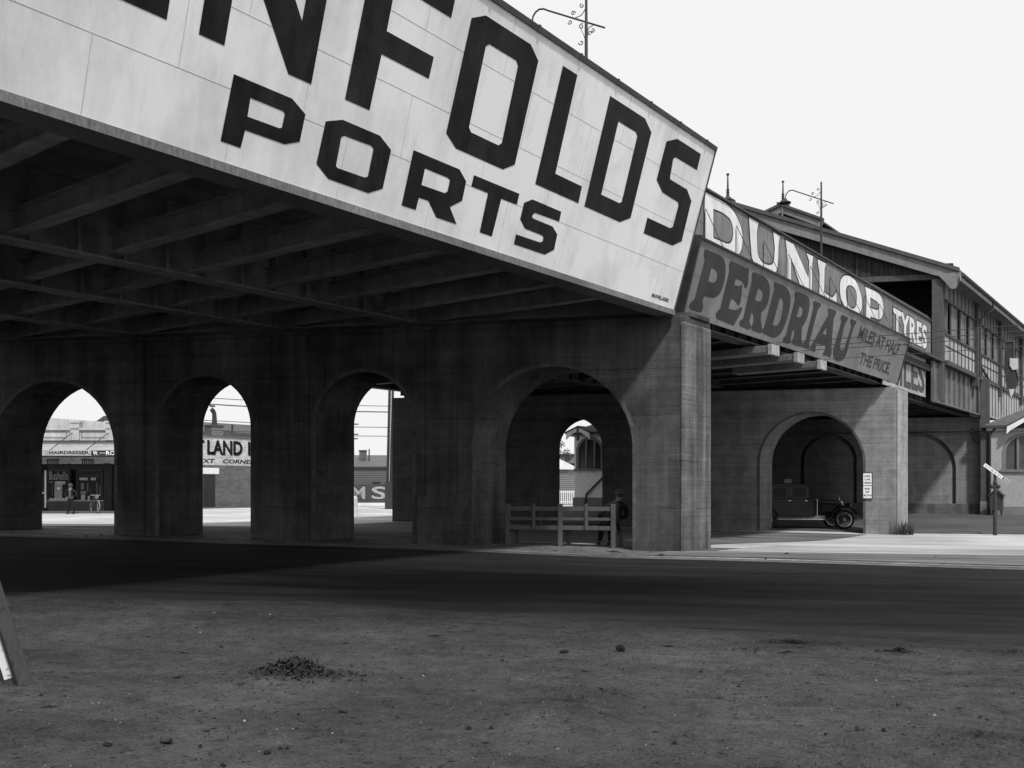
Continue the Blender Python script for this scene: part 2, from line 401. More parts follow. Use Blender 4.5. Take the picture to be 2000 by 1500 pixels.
def street_mat(name, base, along=.18, hi=1.5, lo=.6, patch=None, spec=.05):
    """traffic worn surface: streaks run along the street (the a axis)"""
    m, nt, b = new_mat(name)
    tc = nt.nodes.new('ShaderNodeTexCoord')
    rot = nt.nodes.new('ShaderNodeMapping'); rot.inputs['Rotation'].default_value = (0, 0, -SKEW)
    nt.links.new(tc.outputs['Object'], rot.inputs[0]); co = rot.outputs[0]
    v = _ramp(nt, _noise(nt, co, .9, (along, 2.2, 1), 6, .65, .5), .32, .68, lo, hi)
    v = _m(nt, 'MULTIPLY', v, _ramp(nt, _noise(nt, co, 7., (along, 2.2, 1), 4, .7), .3, .7, .8, 1.2))
    v = _m(nt, 'MULTIPLY', v, _ramp(nt, _noise(nt, co, .22, (1, 1, 1), 3, .5), .3, .7, .75, 1.25))
    v = _m(nt, 'MULTIPLY', v, _ramp(nt, _noise(nt, co, 60., (1, 1, 1), 3, .7), .3, .7, .8, 1.2))
    if patch:   # painted shade: darkens the mid road and mutes its sunlit wedge
        vm = nt.nodes.new('ShaderNodeMapping'); vm.vector_type = 'TEXTURE'
        vm.inputs['Location'].default_value = patch[:3]; vm.inputs['Rotation'].default_value = (0, 0, SKEW); vm.inputs['Scale'].default_value = patch[3:6]
        nt.links.new(tc.outputs['Object'], vm.inputs[0])
        ln = nt.nodes.new('ShaderNodeVectorMath'); ln.operation = 'LENGTH'; nt.links.new(vm.outputs[0], ln.inputs[0])
        dd = _m(nt, 'ADD', ln.outputs['Value'], _m(nt, 'MULTIPLY', _m(nt, 'SUBTRACT', _noise(nt, co, .5, (.4, 2, 1), 4, .6), .5), 1.1))
        v = _m(nt, 'MULTIPLY', v, _ramp(nt, dd, .25, 1.25, patch[6], 1.))
        v = _m(nt, 'MULTIPLY', v, _ramp(nt, edge_dist(nt, tc.outputs['Object']), -.3, 1.5, 2.1, 1.))
    v = _m(nt, 'MULTIPLY', v, base); v = _m(nt, 'MINIMUM', v, .8)
    nt.links.new(v, b.inputs['Base Color']); b.inputs['Roughness'].default_value = .95; b.inputs['Specular IOR Level'].default_value = spec
    bp = nt.nodes.new('ShaderNodeBump'); bp.inputs['Strength'].default_value = .5; bp.inputs['Distance'].default_value = .01
    nt.links.new(_noise(nt, co, 35, (1, 1, 1), 6, .75), bp.inputs['Height']); nt.links.new(bp.outputs[0], b.inputs['Normal'])
    return m
M['dirt'] = dirt_mat()
M['asphalt'] = street_mat('asphalt with painted shade', .021, patch=(-9.2, 10.8, 0, 11, 3.8, 50, .16))  # the dark stretch is shade painted into the asphalt
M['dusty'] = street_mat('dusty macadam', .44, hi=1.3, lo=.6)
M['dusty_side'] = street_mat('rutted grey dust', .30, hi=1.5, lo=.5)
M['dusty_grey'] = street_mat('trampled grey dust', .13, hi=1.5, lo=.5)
M['verge'] = grey('gravelly verge', .12, .3, 3, blotch=.4, speck=.7, speck_scale=18, bump=1, bdist=.03)
M['paving'] = street_mat('asphalt paving', .085, hi=1.15, lo=.85)
M['gutter'] = grey('dusty road edge', .22, .4, 5, blotch=.5, bump=.5)

As = axis(-420, 420, -19, 3, .11); Bs = axis(-60, 900, 4.0, 12.5, .11)
sheet('ground', As, Bs, dirt_z, M['dirt'])
Ac = [a for a in axis(-420, 420, -32, 6, .5)]
def strip(name, a_s, lo, hi, n, z, mat):
    mb = MB(); ids = {}
    for i, a in enumerate(a_s):
        l, h = (lo(a) if callable(lo) else lo), (hi(a) if callable(hi) else hi)
        for j in range(n + 1):
            k = j / n; k = k ** 2 if h - l > 100 else k; b = l + (h - l) * k
            ids[i, j] = len(mb.v); mb.v.append(P(a, b, gz(a, b) + (z(a, b) if callable(z) else z)))
    for i in range(len(a_s) - 1):
        for j in range(n): mb.f.append((ids[i, j], ids[i + 1, j], ids[i + 1, j + 1], ids[i, j + 1]))
    o = mb.obj(name, mat, origin=(0, 0, 0), smooth=True); return tag(o, kind='structure')
strip('road', [a for a in axis(-420, 420, -24, 4, .25)], lambda a: near_edge(a) - .5, far_edge, 44, lambda a, b: -.034 * (1 - min(max((b - near_edge(a) + .5) / 1.9, 0), 1)) ** 1.3, M['asphalt'])
strip('road_edge', Ac, lambda a: far_edge(a) - .02, lambda a: far_edge(a) + .16 + .08 * math.sin(a * 1.3), 2, .010, M['gutter'])
strip('verge', Ac, lambda a: far_edge(a) - .5, 25.6, 12, -.006 + .01, M['verge'])
M['roadway'] = street_mat('worn roadway with painted shade', .13, hi=1.4, lo=.6)  # street darkened under the spans: painted shade, cuts bounce light
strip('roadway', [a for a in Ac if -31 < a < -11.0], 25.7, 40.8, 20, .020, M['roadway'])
# the light dusty street that runs under the second span and out to both sides
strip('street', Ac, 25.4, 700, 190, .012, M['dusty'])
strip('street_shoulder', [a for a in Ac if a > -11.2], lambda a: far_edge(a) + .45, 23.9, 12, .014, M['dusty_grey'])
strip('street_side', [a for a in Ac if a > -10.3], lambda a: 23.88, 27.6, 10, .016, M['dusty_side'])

def slab(name, a0, a1, b0, b1, lift, mat, na=16, nb=12, skirt=.3):
    """raised paved surface following the ground, with a kerb face"""
    mb = MB(); ids = {}
    for i in range(na + 1):
        for j in range(nb + 1):
            a = a0 + (a1 - a0) * i / na; b = b0 + (b1 - b0) * j / nb
            ids[i, j] = len(mb.v); mb.v.append(P(a, b, gz(a, b) + lift))
    for i in range(na):
        for j in range(nb): mb.f.append((ids[i, j], ids[i + 1, j], ids[i + 1, j + 1], ids[i, j + 1]))
    def edge(seq):
        for (i, j), (i2, j2) in zip(seq, seq[1:]):
            n = len(mb.v)
            p, q = mb.v[ids[i, j]], mb.v[ids[i2, j2]]
            mb.v += [(p[0], p[1], p[2] - skirt), (q[0], q[1], q[2] - skirt)]
            mb.f.append((ids[i, j], n, n + 1, ids[i2, j2]))
    edge([(i, 0) for i in range(na + 1)]); edge([(na, j) for j in range(nb + 1)]); edge([(i, nb) for i in range(na, -1, -1)]); edge([(0, j) for j in range(nb, -1, -1)])
    return tag(mb.obj(name, mat, origin=(0, 0, 0)), kind='structure')
slab('footpath', -31, 26, 42.3, 66, .07, M['paving'], 30, 24)

# ---------------------------------------------------------------- piers
B1, B2, B3 = 23.64, 41.31, 57.26
A_R, A_L, TOP = -10.58, -30.9, 5.42
WIDE = (-15.65, -11.8); N3 = (-19.72, -17.15); N2 = (-24.1, -21.47); W1 = (-29.15, -25.4)
def wall_poly(a0, a1, z0, z1, arches, dr=0., apex=4.33):
    pts = [(a0, z0)]
    for l, r in sorted(arches):
        l, r = l - dr, r + dr; c = (l + r) / 2; R = (r - l) / 2; sp = apex - (r - l) / 2 + dr
        pts.append((l, z0)); pts.append((l, sp))
        for k in range(1, 24): t = PI - PI * k / 24; pts.append((c + R * math.cos(t), sp + R * math.sin(t)))
        pts.append((r, sp)); pts.append((r, z0))
    pts += [(a1, z0), (a1, z1), (a0, z1)]
    return pts
def pier(name, label, b, thick, a0, a1, arches, blind, z0=-.9, top=TOP, mat='concrete', plz=1.25, nosecol=None, top_apex=4.33):
    t = thing(name, label, 'bridge pier', P(a1 - 1, b, 0), group='concrete arched piers of the railway bridge')
    mb = MB()
    wp = wall_poly(a0, a1 - .02, z0, top, arches + blind)
    if blind:
        mb.prism(wp, lambda a, z: P(a, b, z), lambda a, z: P(a, b + .35, z))
        mb.prism(wall_poly(a0, a1 - .02, z0, top, arches), lambda a, z: P(a, b + .352, z), lambda a, z: P(a, b + thick, z))
    else:
        mb.prism(wp, lambda a, z: P(a, b, z), lambda a, z: P(a, b + thick, z))
    wall = mb.obj('wall', M[mat], t, bevel=.035)
    for l, r in blind:
        pm = MB(); c = (l + r) / 2; R = (r - l) / 2 - .2; sp = 4.33 - (r - l) / 2
        pl = [(c - R, z0)] + [(c + R * math.cos(PI - PI * k / 24), sp + R * math.sin(PI * k / 24)) for k in range(25)] + [(c + R, z0)]
        pm.prism(pl, lambda a, z: P(a, b + .06, z), lambda a, z: P(a, b + .351, z)); pm.obj('arch_panel', M[mat], t)
    for l, r in arches:
        c = (l + r) / 2; R = (r - l) / 2; sp = top_apex - R
        rim = MB(); inn = [(l, z0)] + [(c + R * math.cos(PI - PI * k / 24), sp + R * math.sin(PI * k / 24)) for k in range(25)] + [(r, z0)]
        ou = [(l - .09, z0)] + [(c + (R + .09) * math.cos(PI - PI * k / 24), sp + (R + .09) * math.sin(PI * k / 24)) for k in range(25)] + [(r + .09, z0)]
        for p, q, s_, u_ in zip(inn, inn[1:], ou, ou[1:]):
            rim.hexa([P(p[0], b - .006, p[1]), P(q[0], b - .006, q[1]), P(u_[0], b - .006, u_[1]), P(s_[0], b - .006, s_[1]), P(p[0], b + .03, p[1]), P(q[0], b + .03, q[1]), P(u_[0], b + .03, u_[1]), P(s_[0], b + .03, s_[1])])
        rim.obj('arch_rim', M['arris'], t)
    edges = [a0] + [e for ar in sorted(arches) for e in ar] + [a1]
    return t, edges
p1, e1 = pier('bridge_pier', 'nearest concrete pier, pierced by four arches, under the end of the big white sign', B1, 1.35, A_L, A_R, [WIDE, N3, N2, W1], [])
def pbox(t, name, a0, a1, b0, b1, z0, z1, mat, bevel=.03):
    return MB().box(a0, a1, b0, b1, z0, z1, P).obj(name, M[mat], t, bevel=bevel)
for a0, a1 in ((-17.05, -15.75), (-21.5, -19.6), (-25.3, -24.2)):
    pbox(p1, 'pilaster', a0 + .28, a1 - .28, B1 - .07, B1, -.8, 5.3, 'concrete')
for a0, a1, h in ((-16.98, -15.85, 1.32),):
    pbox(p1, 'plinth', a0, a1, B1 - .11, B1, -.85, h, 'concrete')
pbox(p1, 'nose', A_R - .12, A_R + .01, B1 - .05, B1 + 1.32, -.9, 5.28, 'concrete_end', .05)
pbox(p1, 'bearing_ledge', A_L, A_R + .02, B1 + .2, B1 + 1.2, TOP, TOP + .10, 'concrete', 0)
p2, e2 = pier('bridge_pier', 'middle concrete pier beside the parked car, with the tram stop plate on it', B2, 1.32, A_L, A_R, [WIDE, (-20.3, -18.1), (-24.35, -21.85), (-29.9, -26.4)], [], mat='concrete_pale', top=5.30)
pbox(p2, 'nose', A_R - .005, A_R + .06, B2 - .0, B2 + 1.33, -.95, 5.2, 'concrete_lit_end', .02)
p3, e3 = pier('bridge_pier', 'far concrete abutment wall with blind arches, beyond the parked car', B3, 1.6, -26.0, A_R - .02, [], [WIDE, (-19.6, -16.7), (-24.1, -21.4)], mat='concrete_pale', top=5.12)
pbox(p3, 'plinth', -26.0, -15.9, B3 - .1, B3, -.6, .62, 'plinth'); pbox(p3, 'plinth', -15.5, A_R, B3 - .1, B3, -.6, .6, 'plinth')

# ---------------------------------------------------------------- railway bridge, three spans
def girder(mb, x, y0, y1, zb, depth, fl=.42, webt=.03):
    mb.box(x - fl / 2, x + fl / 2, y0, y1, zb, zb + .035); mb.box(x - fl / 2, x + fl / 2, y0, y1, zb + depth, zb + depth + .035)
    mb.box(x - webt / 2, x + webt / 2, y0, y1, zb + .035, zb + depth)
    y = y0 + .5
    while y < y1:
        mb.box(x - fl * .35, x + fl * .35, y, y + .05, zb + .036, zb + depth - .001); y += 1.68 / 2
def rivets(mb, x, y0, y1, z, w=.12):
    y = y0
    while y < y1:
        for dx in (-w, w):
            mb.add([(x + dx - .02, y - .02, z), (x + dx + .02, y - .02, z), (x + dx + .02, y + .02, z), (x + dx - .02, y + .02, z), (x + dx, y, z - .018)], [(0, 1, 4), (1, 2, 4), (2, 3, 4), (3, 0, 4)])
        y += .11
GX = (-10.30, -15.75, -19.1, -22.9, -26.6)
def span(name, label, b0, b1, zb, riv=True, gx=GX, steel='steel_dark'):
    t = thing(name, label, 'railway bridge', P(-11, b0, zb), group='steel spans of the railway bridge')
    for k, x in enumerate(gx):
        a = x / WX; y0 = b0 + a * WY; y1 = b1 + a * WY
        mb = MB(); girder(mb, x, y0, y1, zb, 1.3)
        if riv and k: rivets(mb, x, max(y0, 0), y1, zb)
        mb.obj('girder', M[steel], t)
    for k, (x0, x1) in enumerate(zip(gx, gx[1:])):
        am = (x0 + x1) / 2 / WX
        y = b0 + am * WY; n = math.ceil((y - .33) / 1.68); y = .33 + n * 1.68
        mb = MB(); mt = MB()
        while y < b1 + am * WY:
            if max(b0 + x0 / WX * WY, b0 + x1 / WX * WY) - .0 < y < min(b1 + x0 / WX * WY, b1 + x1 / WX * WY) or True:
                # trim each beam at the skewed ends of the span
                xa, xb = x0 - .22, x1 + .22
                xs = [x for x in (xa, xb)]
                lo = (y - b1) / WY * WX; hi = (y - b0) / WY * WX
                l = max(min(xs), lo); h = min(max(xs), hi)
                if h - l > .3:
                    mb = MB(); mb.box(l, h, y - .12, y + .12, zb + .08, zb + .105); mb.box(l, h, y - .012, y + .012, zb + .106, zb + .44); mb.box(l, h, y - .12, y + .12, zb + .441, zb + .46); mb.obj('cross_beam', M[steel], t)
            y += 1.68
    dk = MB()
    dk.prism([(A_L - .2, b0), (-10.75, b0), (-10.75, b1), (A_L - .2, b1)], lambda a, b: P(a, b, zb + 1.345), lambda a, b: P(a, b, zb + 1.62))
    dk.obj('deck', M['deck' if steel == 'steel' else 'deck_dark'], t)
    for bb_ in (b0 + .06, b1 - .12):
        MB().box(A_L, -11.6, bb_, bb_ + .05, zb + .01, zb + 1.35, P).obj('end_diaphragm', M['deck' if steel == 'steel' else 'deck_dark'], t)
    return t
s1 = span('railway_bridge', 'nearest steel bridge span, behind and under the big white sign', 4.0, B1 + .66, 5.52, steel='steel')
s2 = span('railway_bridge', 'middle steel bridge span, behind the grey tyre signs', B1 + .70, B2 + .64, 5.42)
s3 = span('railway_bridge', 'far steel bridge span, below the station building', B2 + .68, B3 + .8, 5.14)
# stiffened fascia plates of the far span that show below the station wall
fm = MB(); x = -9.70; y0, y1 = 42.75, B3 + .3 + A_R * WY
fm.box(x - .04, x, y0, y1, 5.2, 6.95)
y = y0
while y < y1: fm.box(x, x + .09, y, y + .07, 5.21, 6.94); y += 1.05
fm.box(x, x + .2, y0, y1, 5.14, 5.2); fm.obj('fascia_plate', M['steel_mid'], s3)
# carrier boxes that stick out below the tyre sign and hold the tram wires
for yy in (24.4, 26.35, 28.3):
    mb = MB(); mb.box(-12.4, -9.62, yy - .24, yy + .24, 5.14, 5.34); o = mb.obj('wire_carrier', M['steel_mid'], s2, bevel=.02)
    m2 = MB(); m2.box(-9.63, -9.52, yy - .28, yy + .28, 5.09, 5.37); m2.obj('end_plate', M['zinc'], o)

# ---------------------------------------------------------------- signs
def board(x0, z0, dx, dz):
    L = math.hypot(dx, dz); ux, uz = dx / L, dz / L
    def fn(s, t, out=0.): return (x0 + ux * t + uz * out, s, z0 + uz * t - ux * out)
    return fn, L
def sign_panel(t, fn, s0, s1, h, mat, thick=.05, seams=(), vseams=(), name='panel', smat='seam'):
    mb = MB(); mb.prism([(s0, 0), (s1, 0), (s1, h), (s0, h)], lambda s, q: fn(s, q, 0), lambda s, q: fn(s, q, -thick)); o = mb.obj(name, M[mat], t)
    if seams or vseams:
        sm = MB()
        for q in seams: sm.prism([(s0, q), (s1, q), (s1, q + .006), (s0, q + .006)], lambda s, q: fn(s, q, .0025), lambda s, q: fn(s, q, -.001))
        for s_, q0, q1 in vseams: sm.prism([(s_, q0), (s_ + .005, q0), (s_ + .005, q1), (s_, q1)], lambda s, q: fn(s, q, .0028), lambda s, q: fn(s, q, -.001))
        sm.obj('seam', M[smat], t)
    return o
# big white sign
fn, H1 = board(-9.8, 5.53, 1.02, 3.42); H1 = 3.55
S_L, S_R = 2.2, 18.97
t = thing('advertising_sign', 'huge white leaning sign with bold black capitals PENFOLDS PORTS along the near span', 'sign', (-9.8, 18.9, 5.53))
rowq = [.86, 1.75, 2.66]; vs = []
for i, q0 in enumerate([0] + rowq):
    q1 = (rowq + [H1])[i]; s_ = S_L + (.3 if i % 2 else 1.1)
    while s_ < S_R: vs.append((s_, q0, q1)); s_ += 1.83
sign_panel(t, fn, S_L, S_R, H1, 'sign_white', .05, rowq, vs)
fr = MB()
fr.prism([(S_L, H1), (S_R + .03, H1), (S_R + .03, H1 + .09), (S_L, H1 + .09)], lambda s, q: fn(s, q, .03), lambda s, q: fn(s, q, -.1))
fr.prism([(S_R, 0), (S_R + .035, 0), (S_R + .035, H1), (S_R, H1)], lambda s, q: fn(s, q, .02), lambda s, q: fn(s, q, -.12))
s_ = S_L
while s_ < S_R: fr.prism([(s_, H1 - .005), (s_ + .05, H1 - .005), (s_ + .05, H1 + .10), (s_, H1 + .10)], lambda s, q: fn(s, q, .045), lambda s, q: fn(s, q, .028)); s_ += 1.25
fr.obj('frame', M['trim_mid'], t)
lf = MB(); lf.box(-10.2, -9.76, S_L, S_R, 5.40, 5.44); lf.box(-9.80, -9.765, S_L, S_R, 5.441, 5.52); lf.obj('bottom_flange', M['steel_mid'], t)
s_ = S_L + .6
while s_ < S_R:
    br = MB(); a_ = fn(s_, 3.3, -.1); br.tube([fn(s_, .2, -.08), fn(s_, 3.4, -.08), a_, (-10.2, s_, 6.8)], .03, 5); br.obj('back_strut', M['iron'], t); s_ += 1.83
GL = {
 'P': [[(0, 0), (.16, 0), (.16, .37), (.72, .37), (1, .53), (1, .84), (.8, 1), (0, 1)], [(.17, .53), (.68, .53), (.79, .60), (.79, .80), (.72, .85), (.17, .85)]],
 'E': [[(0, 0), (1, 0), (1, .16), (.2, .16), (.2, .41), (.85, .41), (.85, .57), (.2, .57), (.2, .84), (1, .84), (1, 1), (0, 1)]]}
q0, q1 = 1.305, 3.315
def gl(k, s0, s1): return [[(s0 + x * (s1 - s0), q0 + y * (q1 - q0)) for x, y in lp] for lp in GL[k]]
PEN = [gl('P', 2.35, 3.98), gl('E', 4.32, 5.93),
 [[(6.345, q0), (6.695, q0), (6.70, 2.53), (7.655, q0), (8.03, q0), (8.03, q1), (7.715, q1), (7.715, 1.98), (6.66, q1), (6.345, q1)]],
 [[(8.621, q0), (9.08, q0), (9.10, 2.07), (10.07, 2.07), (10.08, 2.38), (9.11, 2.38), (9.11, 3.0), (10.265, 3.0), (10.265, q1), (8.64, q1)]],
 [[(10.679, 3.16), (10.973, 3.31), (12.135, 3.31), (12.409, 3.15), (12.4, 1.46), (12.13, 1.31), (10.931, 1.31), (10.653, 1.462)], [(11.11, 2.91), (11.18, 2.965), (11.87, 2.965), (11.94, 2.91), (11.96, 1.69), (11.89, 1.632), (11.19, 1.632), (11.12, 1.69)]],
 [[(13.07, 3.305), (13.52, 3.305), (13.54, 1.613), (14.41, 1.613), (14.426, 1.307), (13.05, 1.307)]],
 [[(14.617, 3.31), (15.924, 3.31), (16.27, 3.145), (16.281, 1.46), (15.938, 1.30), (14.633, 1.30)], [(15.07, 2.99), (15.72, 2.99), (15.81, 2.94), (15.83, 1.67), (15.75, 1.63), (15.08, 1.63)]],
 [[(16.9, 3.154), (17.29, 3.32), (18.391, 3.32), (18.40, 2.98), (17.388, 2.976), (17.323, 2.923), (17.386, 2.549), (17.42, 2.523), (18.189, 2.512), (18.503, 2.339), (18.53, 1.465), (18.189, 1.30), (16.905, 1.29), (16.901, 1.611), (17.899, 1.614), (17.999, 1.663), (18.01, 2.12), (17.956, 2.18), (17.24, 2.21), (16.89, 2.38)]]]
POR = [[[(6.883, 1.04), (7.777, 1.04), (8.025, .92), (8.014, .564), (7.791, .465), (7.171, .46), (7.15, .235), (6.857, .235)], [(7.167, .852), (7.677, .85), (7.708, .826), (7.7, .649), (7.661, .631), (7.17, .625)]],
 [[(8.371, .935), (8.648, 1.041), (9.359, 1.038), (9.62, .911), (9.607, .354), (9.354, .226), (8.596, .23), (8.348, .368)], [(8.68, .82), (8.73, .852), (9.238, .862), (9.288, .834), (9.284, .442), (9.228, .415), (8.721, .41), (8.682, .43)]],
 [[(10.056, 1.035), (11.111, 1.035), (11.319, .902), (11.323, .599), (11.075, .437), (11.308, .218), (10.824, .215), (10.577, .414), (10.364, .41), (10.352, .22), (10.041, .217)], [(10.365, .851), (10.892, .847), (10.949, .829), (10.947, .648), (10.894, .611), (10.363, .6)]],
 [[(11.467, 1.04), (12.687, 1.046), (12.686, .861), (12.251, .856), (12.226, .218), (11.898, .218), (11.893, .86), (11.462, .861)]],
 [[(12.865, .937), (13.072, 1.046), (13.969, 1.043), (13.975, .864), (13.228, .85), (13.169, .8), (13.17, .763), (13.222, .745), (13.815, .74), (14.007, .64), (14.02, .359), (13.778, .22), (12.844, .218), (12.841, .387), (13.555, .397), (13.627, .431), (13.623, .507), (13.569, .526), (13.052, .533), (12.862, .656)]]]
for nm, gs in (('PENFOLDS', PEN), ('PORTS', POR)):
    mb = MB()
    for loops in gs: mb.flat(loops, lambda s, q: fn(s, q, .005))
    mb.obj('lettering', M['sign_black'], t)
mb = MB(); text(mb, 'MAXWELL-SIGNS', lambda s, q: fn(s, q, .005), 17.86, 18.62, .115, .20, .03); mb.obj('maker_mark', M['sign_black'], t)

PERD={
'P' : [[(19.992, 1.584), (20.385, 1.594), (20.902, 1.605, 1), (21.132, 1.504, 1), (21.24, 1.329), (21.402, 0.997, 1), (21.229, 0.753), (21.082, 0.606, 1), (20.865, 0.587), (20.453, 0.563), (20.428, 0.475), (20.434, 0.396, 1), (20.523, 0.346), (20.556, 0.27, 1), (20.504, 0.197), (20.485, 0.165, 1), (20.394, 0.165), (19.932, 0.166), (19.829, 0.198, 1), (19.834, 0.254), (19.857, 0.344, 1), (20.003, 0.399), (20.063, 1.353), (19.955, 1.402, 1), (19.944, 1.509), (19.922, 1.582, 1)], [(20.472, 1.234), (20.678, 1.265, 1), (20.84, 1.19), (20.916, 1.075, 1), (20.862, 1.0), (20.805, 0.934, 1), (20.68, 0.923), (20.481, 0.917)]] ,
'E' : [[(21.454, 1.591), (22.356, 1.588), (22.503, 1.624), (22.647, 1.283), (22.684, 1.117, 1), (22.534, 1.117), (22.398, 1.239, 1), (22.144, 1.245), (21.903, 1.235), (21.891, 1.082), (22.19, 1.097), (22.284, 1.185, 1), (22.36, 1.147), (22.486, 0.74), (22.465, 0.598, 1), (22.323, 0.662), (22.154, 0.738, 1), (21.913, 0.732), (21.895, 0.485), (22.294, 0.5), (22.464, 0.564), (22.61, 0.673, 1), (22.687, 0.615), (22.676, 0.527), (22.415, 0.116), (21.416, 0.144), (21.279, 0.182, 1), (21.29, 0.267), (21.336, 0.357, 1), (21.444, 0.407), (21.445, 1.368), (21.349, 1.432, 1), (21.342, 1.512), (21.344, 1.578, 1)]] ,
'R' : [[(22.835, 1.575), (23.403, 1.588), (23.863, 1.586, 1), (24.07, 1.353), (24.252, 1.058, 1), (24.08, 0.813), (23.889, 0.675), (23.962, 0.523), (24.089, 0.359, 1), (24.219, 0.286), (24.292, 0.185, 1), (24.152, 0.148), (23.6, 0.156), (23.44, 0.197, 1), (23.503, 0.277), (23.554, 0.338, 1), (23.514, 0.44), (23.391, 0.618, 1), (23.296, 0.577), (23.299, 0.355), (23.368, 0.294, 1), (23.472, 0.255), (23.491, 0.15, 1), (23.318, 0.144), (22.833, 0.157), (22.653, 0.21, 1), (22.727, 0.299), (22.88, 0.365), (22.842, 1.386), (22.746, 1.438, 1), (22.751, 1.499), (22.755, 1.563, 1)], [(23.323, 1.229), (23.602, 1.274, 1), (23.705, 1.148), (23.797, 0.931, 1), (23.528, 0.924), (23.323, 0.93)]] ,
'D' : [[(24.294, 1.576), (24.821, 1.588), (25.394, 1.598, 1), (25.613, 1.333), (25.829, 0.929, 1), (25.677, 0.619), (25.621, 0.171, 1), (24.961, 0.143), (24.294, 0.182), (24.196, 0.264, 1), (24.314, 0.335), (24.35, 1.419), (24.24, 1.455, 1), (24.248, 1.538), (24.248, 1.574, 1)], [(24.864, 1.23), (25.161, 1.269, 1), (25.247, 1.03), (25.387, 0.522, 1), (25.061, 0.486), (24.822, 0.476)]] ,
'R2' : [[(25.976, 1.6), (26.627, 1.613), (27.047, 1.607, 1), (27.142, 1.368), (27.304, 0.996, 1), (26.967, 0.693), (27.101, 0.455), (27.215, 0.315, 1), (27.343, 0.267), (27.429, 0.148, 1), (27.174, 0.15), (26.617, 0.143), (26.429, 0.166, 1), (26.491, 0.274), (26.554, 0.333, 1), (26.508, 0.479), (26.362, 0.609, 1), (26.329, 0.48), (26.345, 0.356), (26.334, 0.254, 1), (26.449, 0.206), (26.359, 0.119, 1), (26.155, 0.119), (25.809, 0.138), (25.733, 0.202, 1), (25.9, 0.298), (25.945, 0.379), (25.923, 1.386), (25.783, 1.461, 1), (25.831, 1.566)], [(26.375, 1.231), (26.655, 1.279, 1), (26.72, 1.139), (26.786, 0.947, 1), (26.513, 0.937), (26.362, 0.935)]] ,
'I' : [[(27.442, 1.569), (27.945, 1.571), (28.083, 1.541, 1), (27.964, 1.445), (27.838, 1.36, 1), (27.856, 1.285), (27.839, 0.394), (27.844, 0.316, 1), (27.935, 0.262), (28.006, 0.165), (27.387, 0.156), (27.269, 0.219, 1), (27.418, 0.315), (27.5, 0.403), (27.45, 1.378), (27.316, 1.459, 1), (27.332, 1.538)]] ,
'A' : [[(28.696, 1.558), (29.424, 1.562), (29.511, 1.453, 1), (29.347, 1.347), (29.504, 1.043), (29.845, 0.398), (30.039, 0.31, 1), (29.968, 0.134), (29.232, 0.133), (29.165, 0.221, 1), (29.338, 0.31), (29.242, 0.435), (28.483, 0.396), (28.468, 0.26, 1), (28.515, 0.145), (28.053, 0.152), (27.988, 0.242, 1), (28.132, 0.405), (28.835, 1.379), (28.618, 1.453, 1)], [(28.954, 0.967), (29.087, 0.742), (28.751, 0.765)]] ,
'U' : [[(30.033, 1.539), (30.555, 1.538), (30.725, 1.493, 1), (30.579, 1.402), (30.455, 1.286, 1), (30.5, 1.124), (30.557, 0.625), (30.613, 0.448, 1), (30.888, 0.486), (31.103, 0.549, 1), (31.039, 0.713), (31.155, 1.299), (30.912, 1.407, 1), (30.894, 1.504), (30.998, 1.541), (31.454, 1.542), (31.632, 1.495, 1), (31.469, 1.415), (31.34, 1.296, 1), (31.391, 0.526), (31.427, 0.153, 1), (30.765, 0.095), (30.105, 0.065, 1), (30.036, 0.421), (30.106, 1.237), (30.118, 1.35, 1), (29.951, 1.408), (29.902, 1.511, 1)]] ,
}
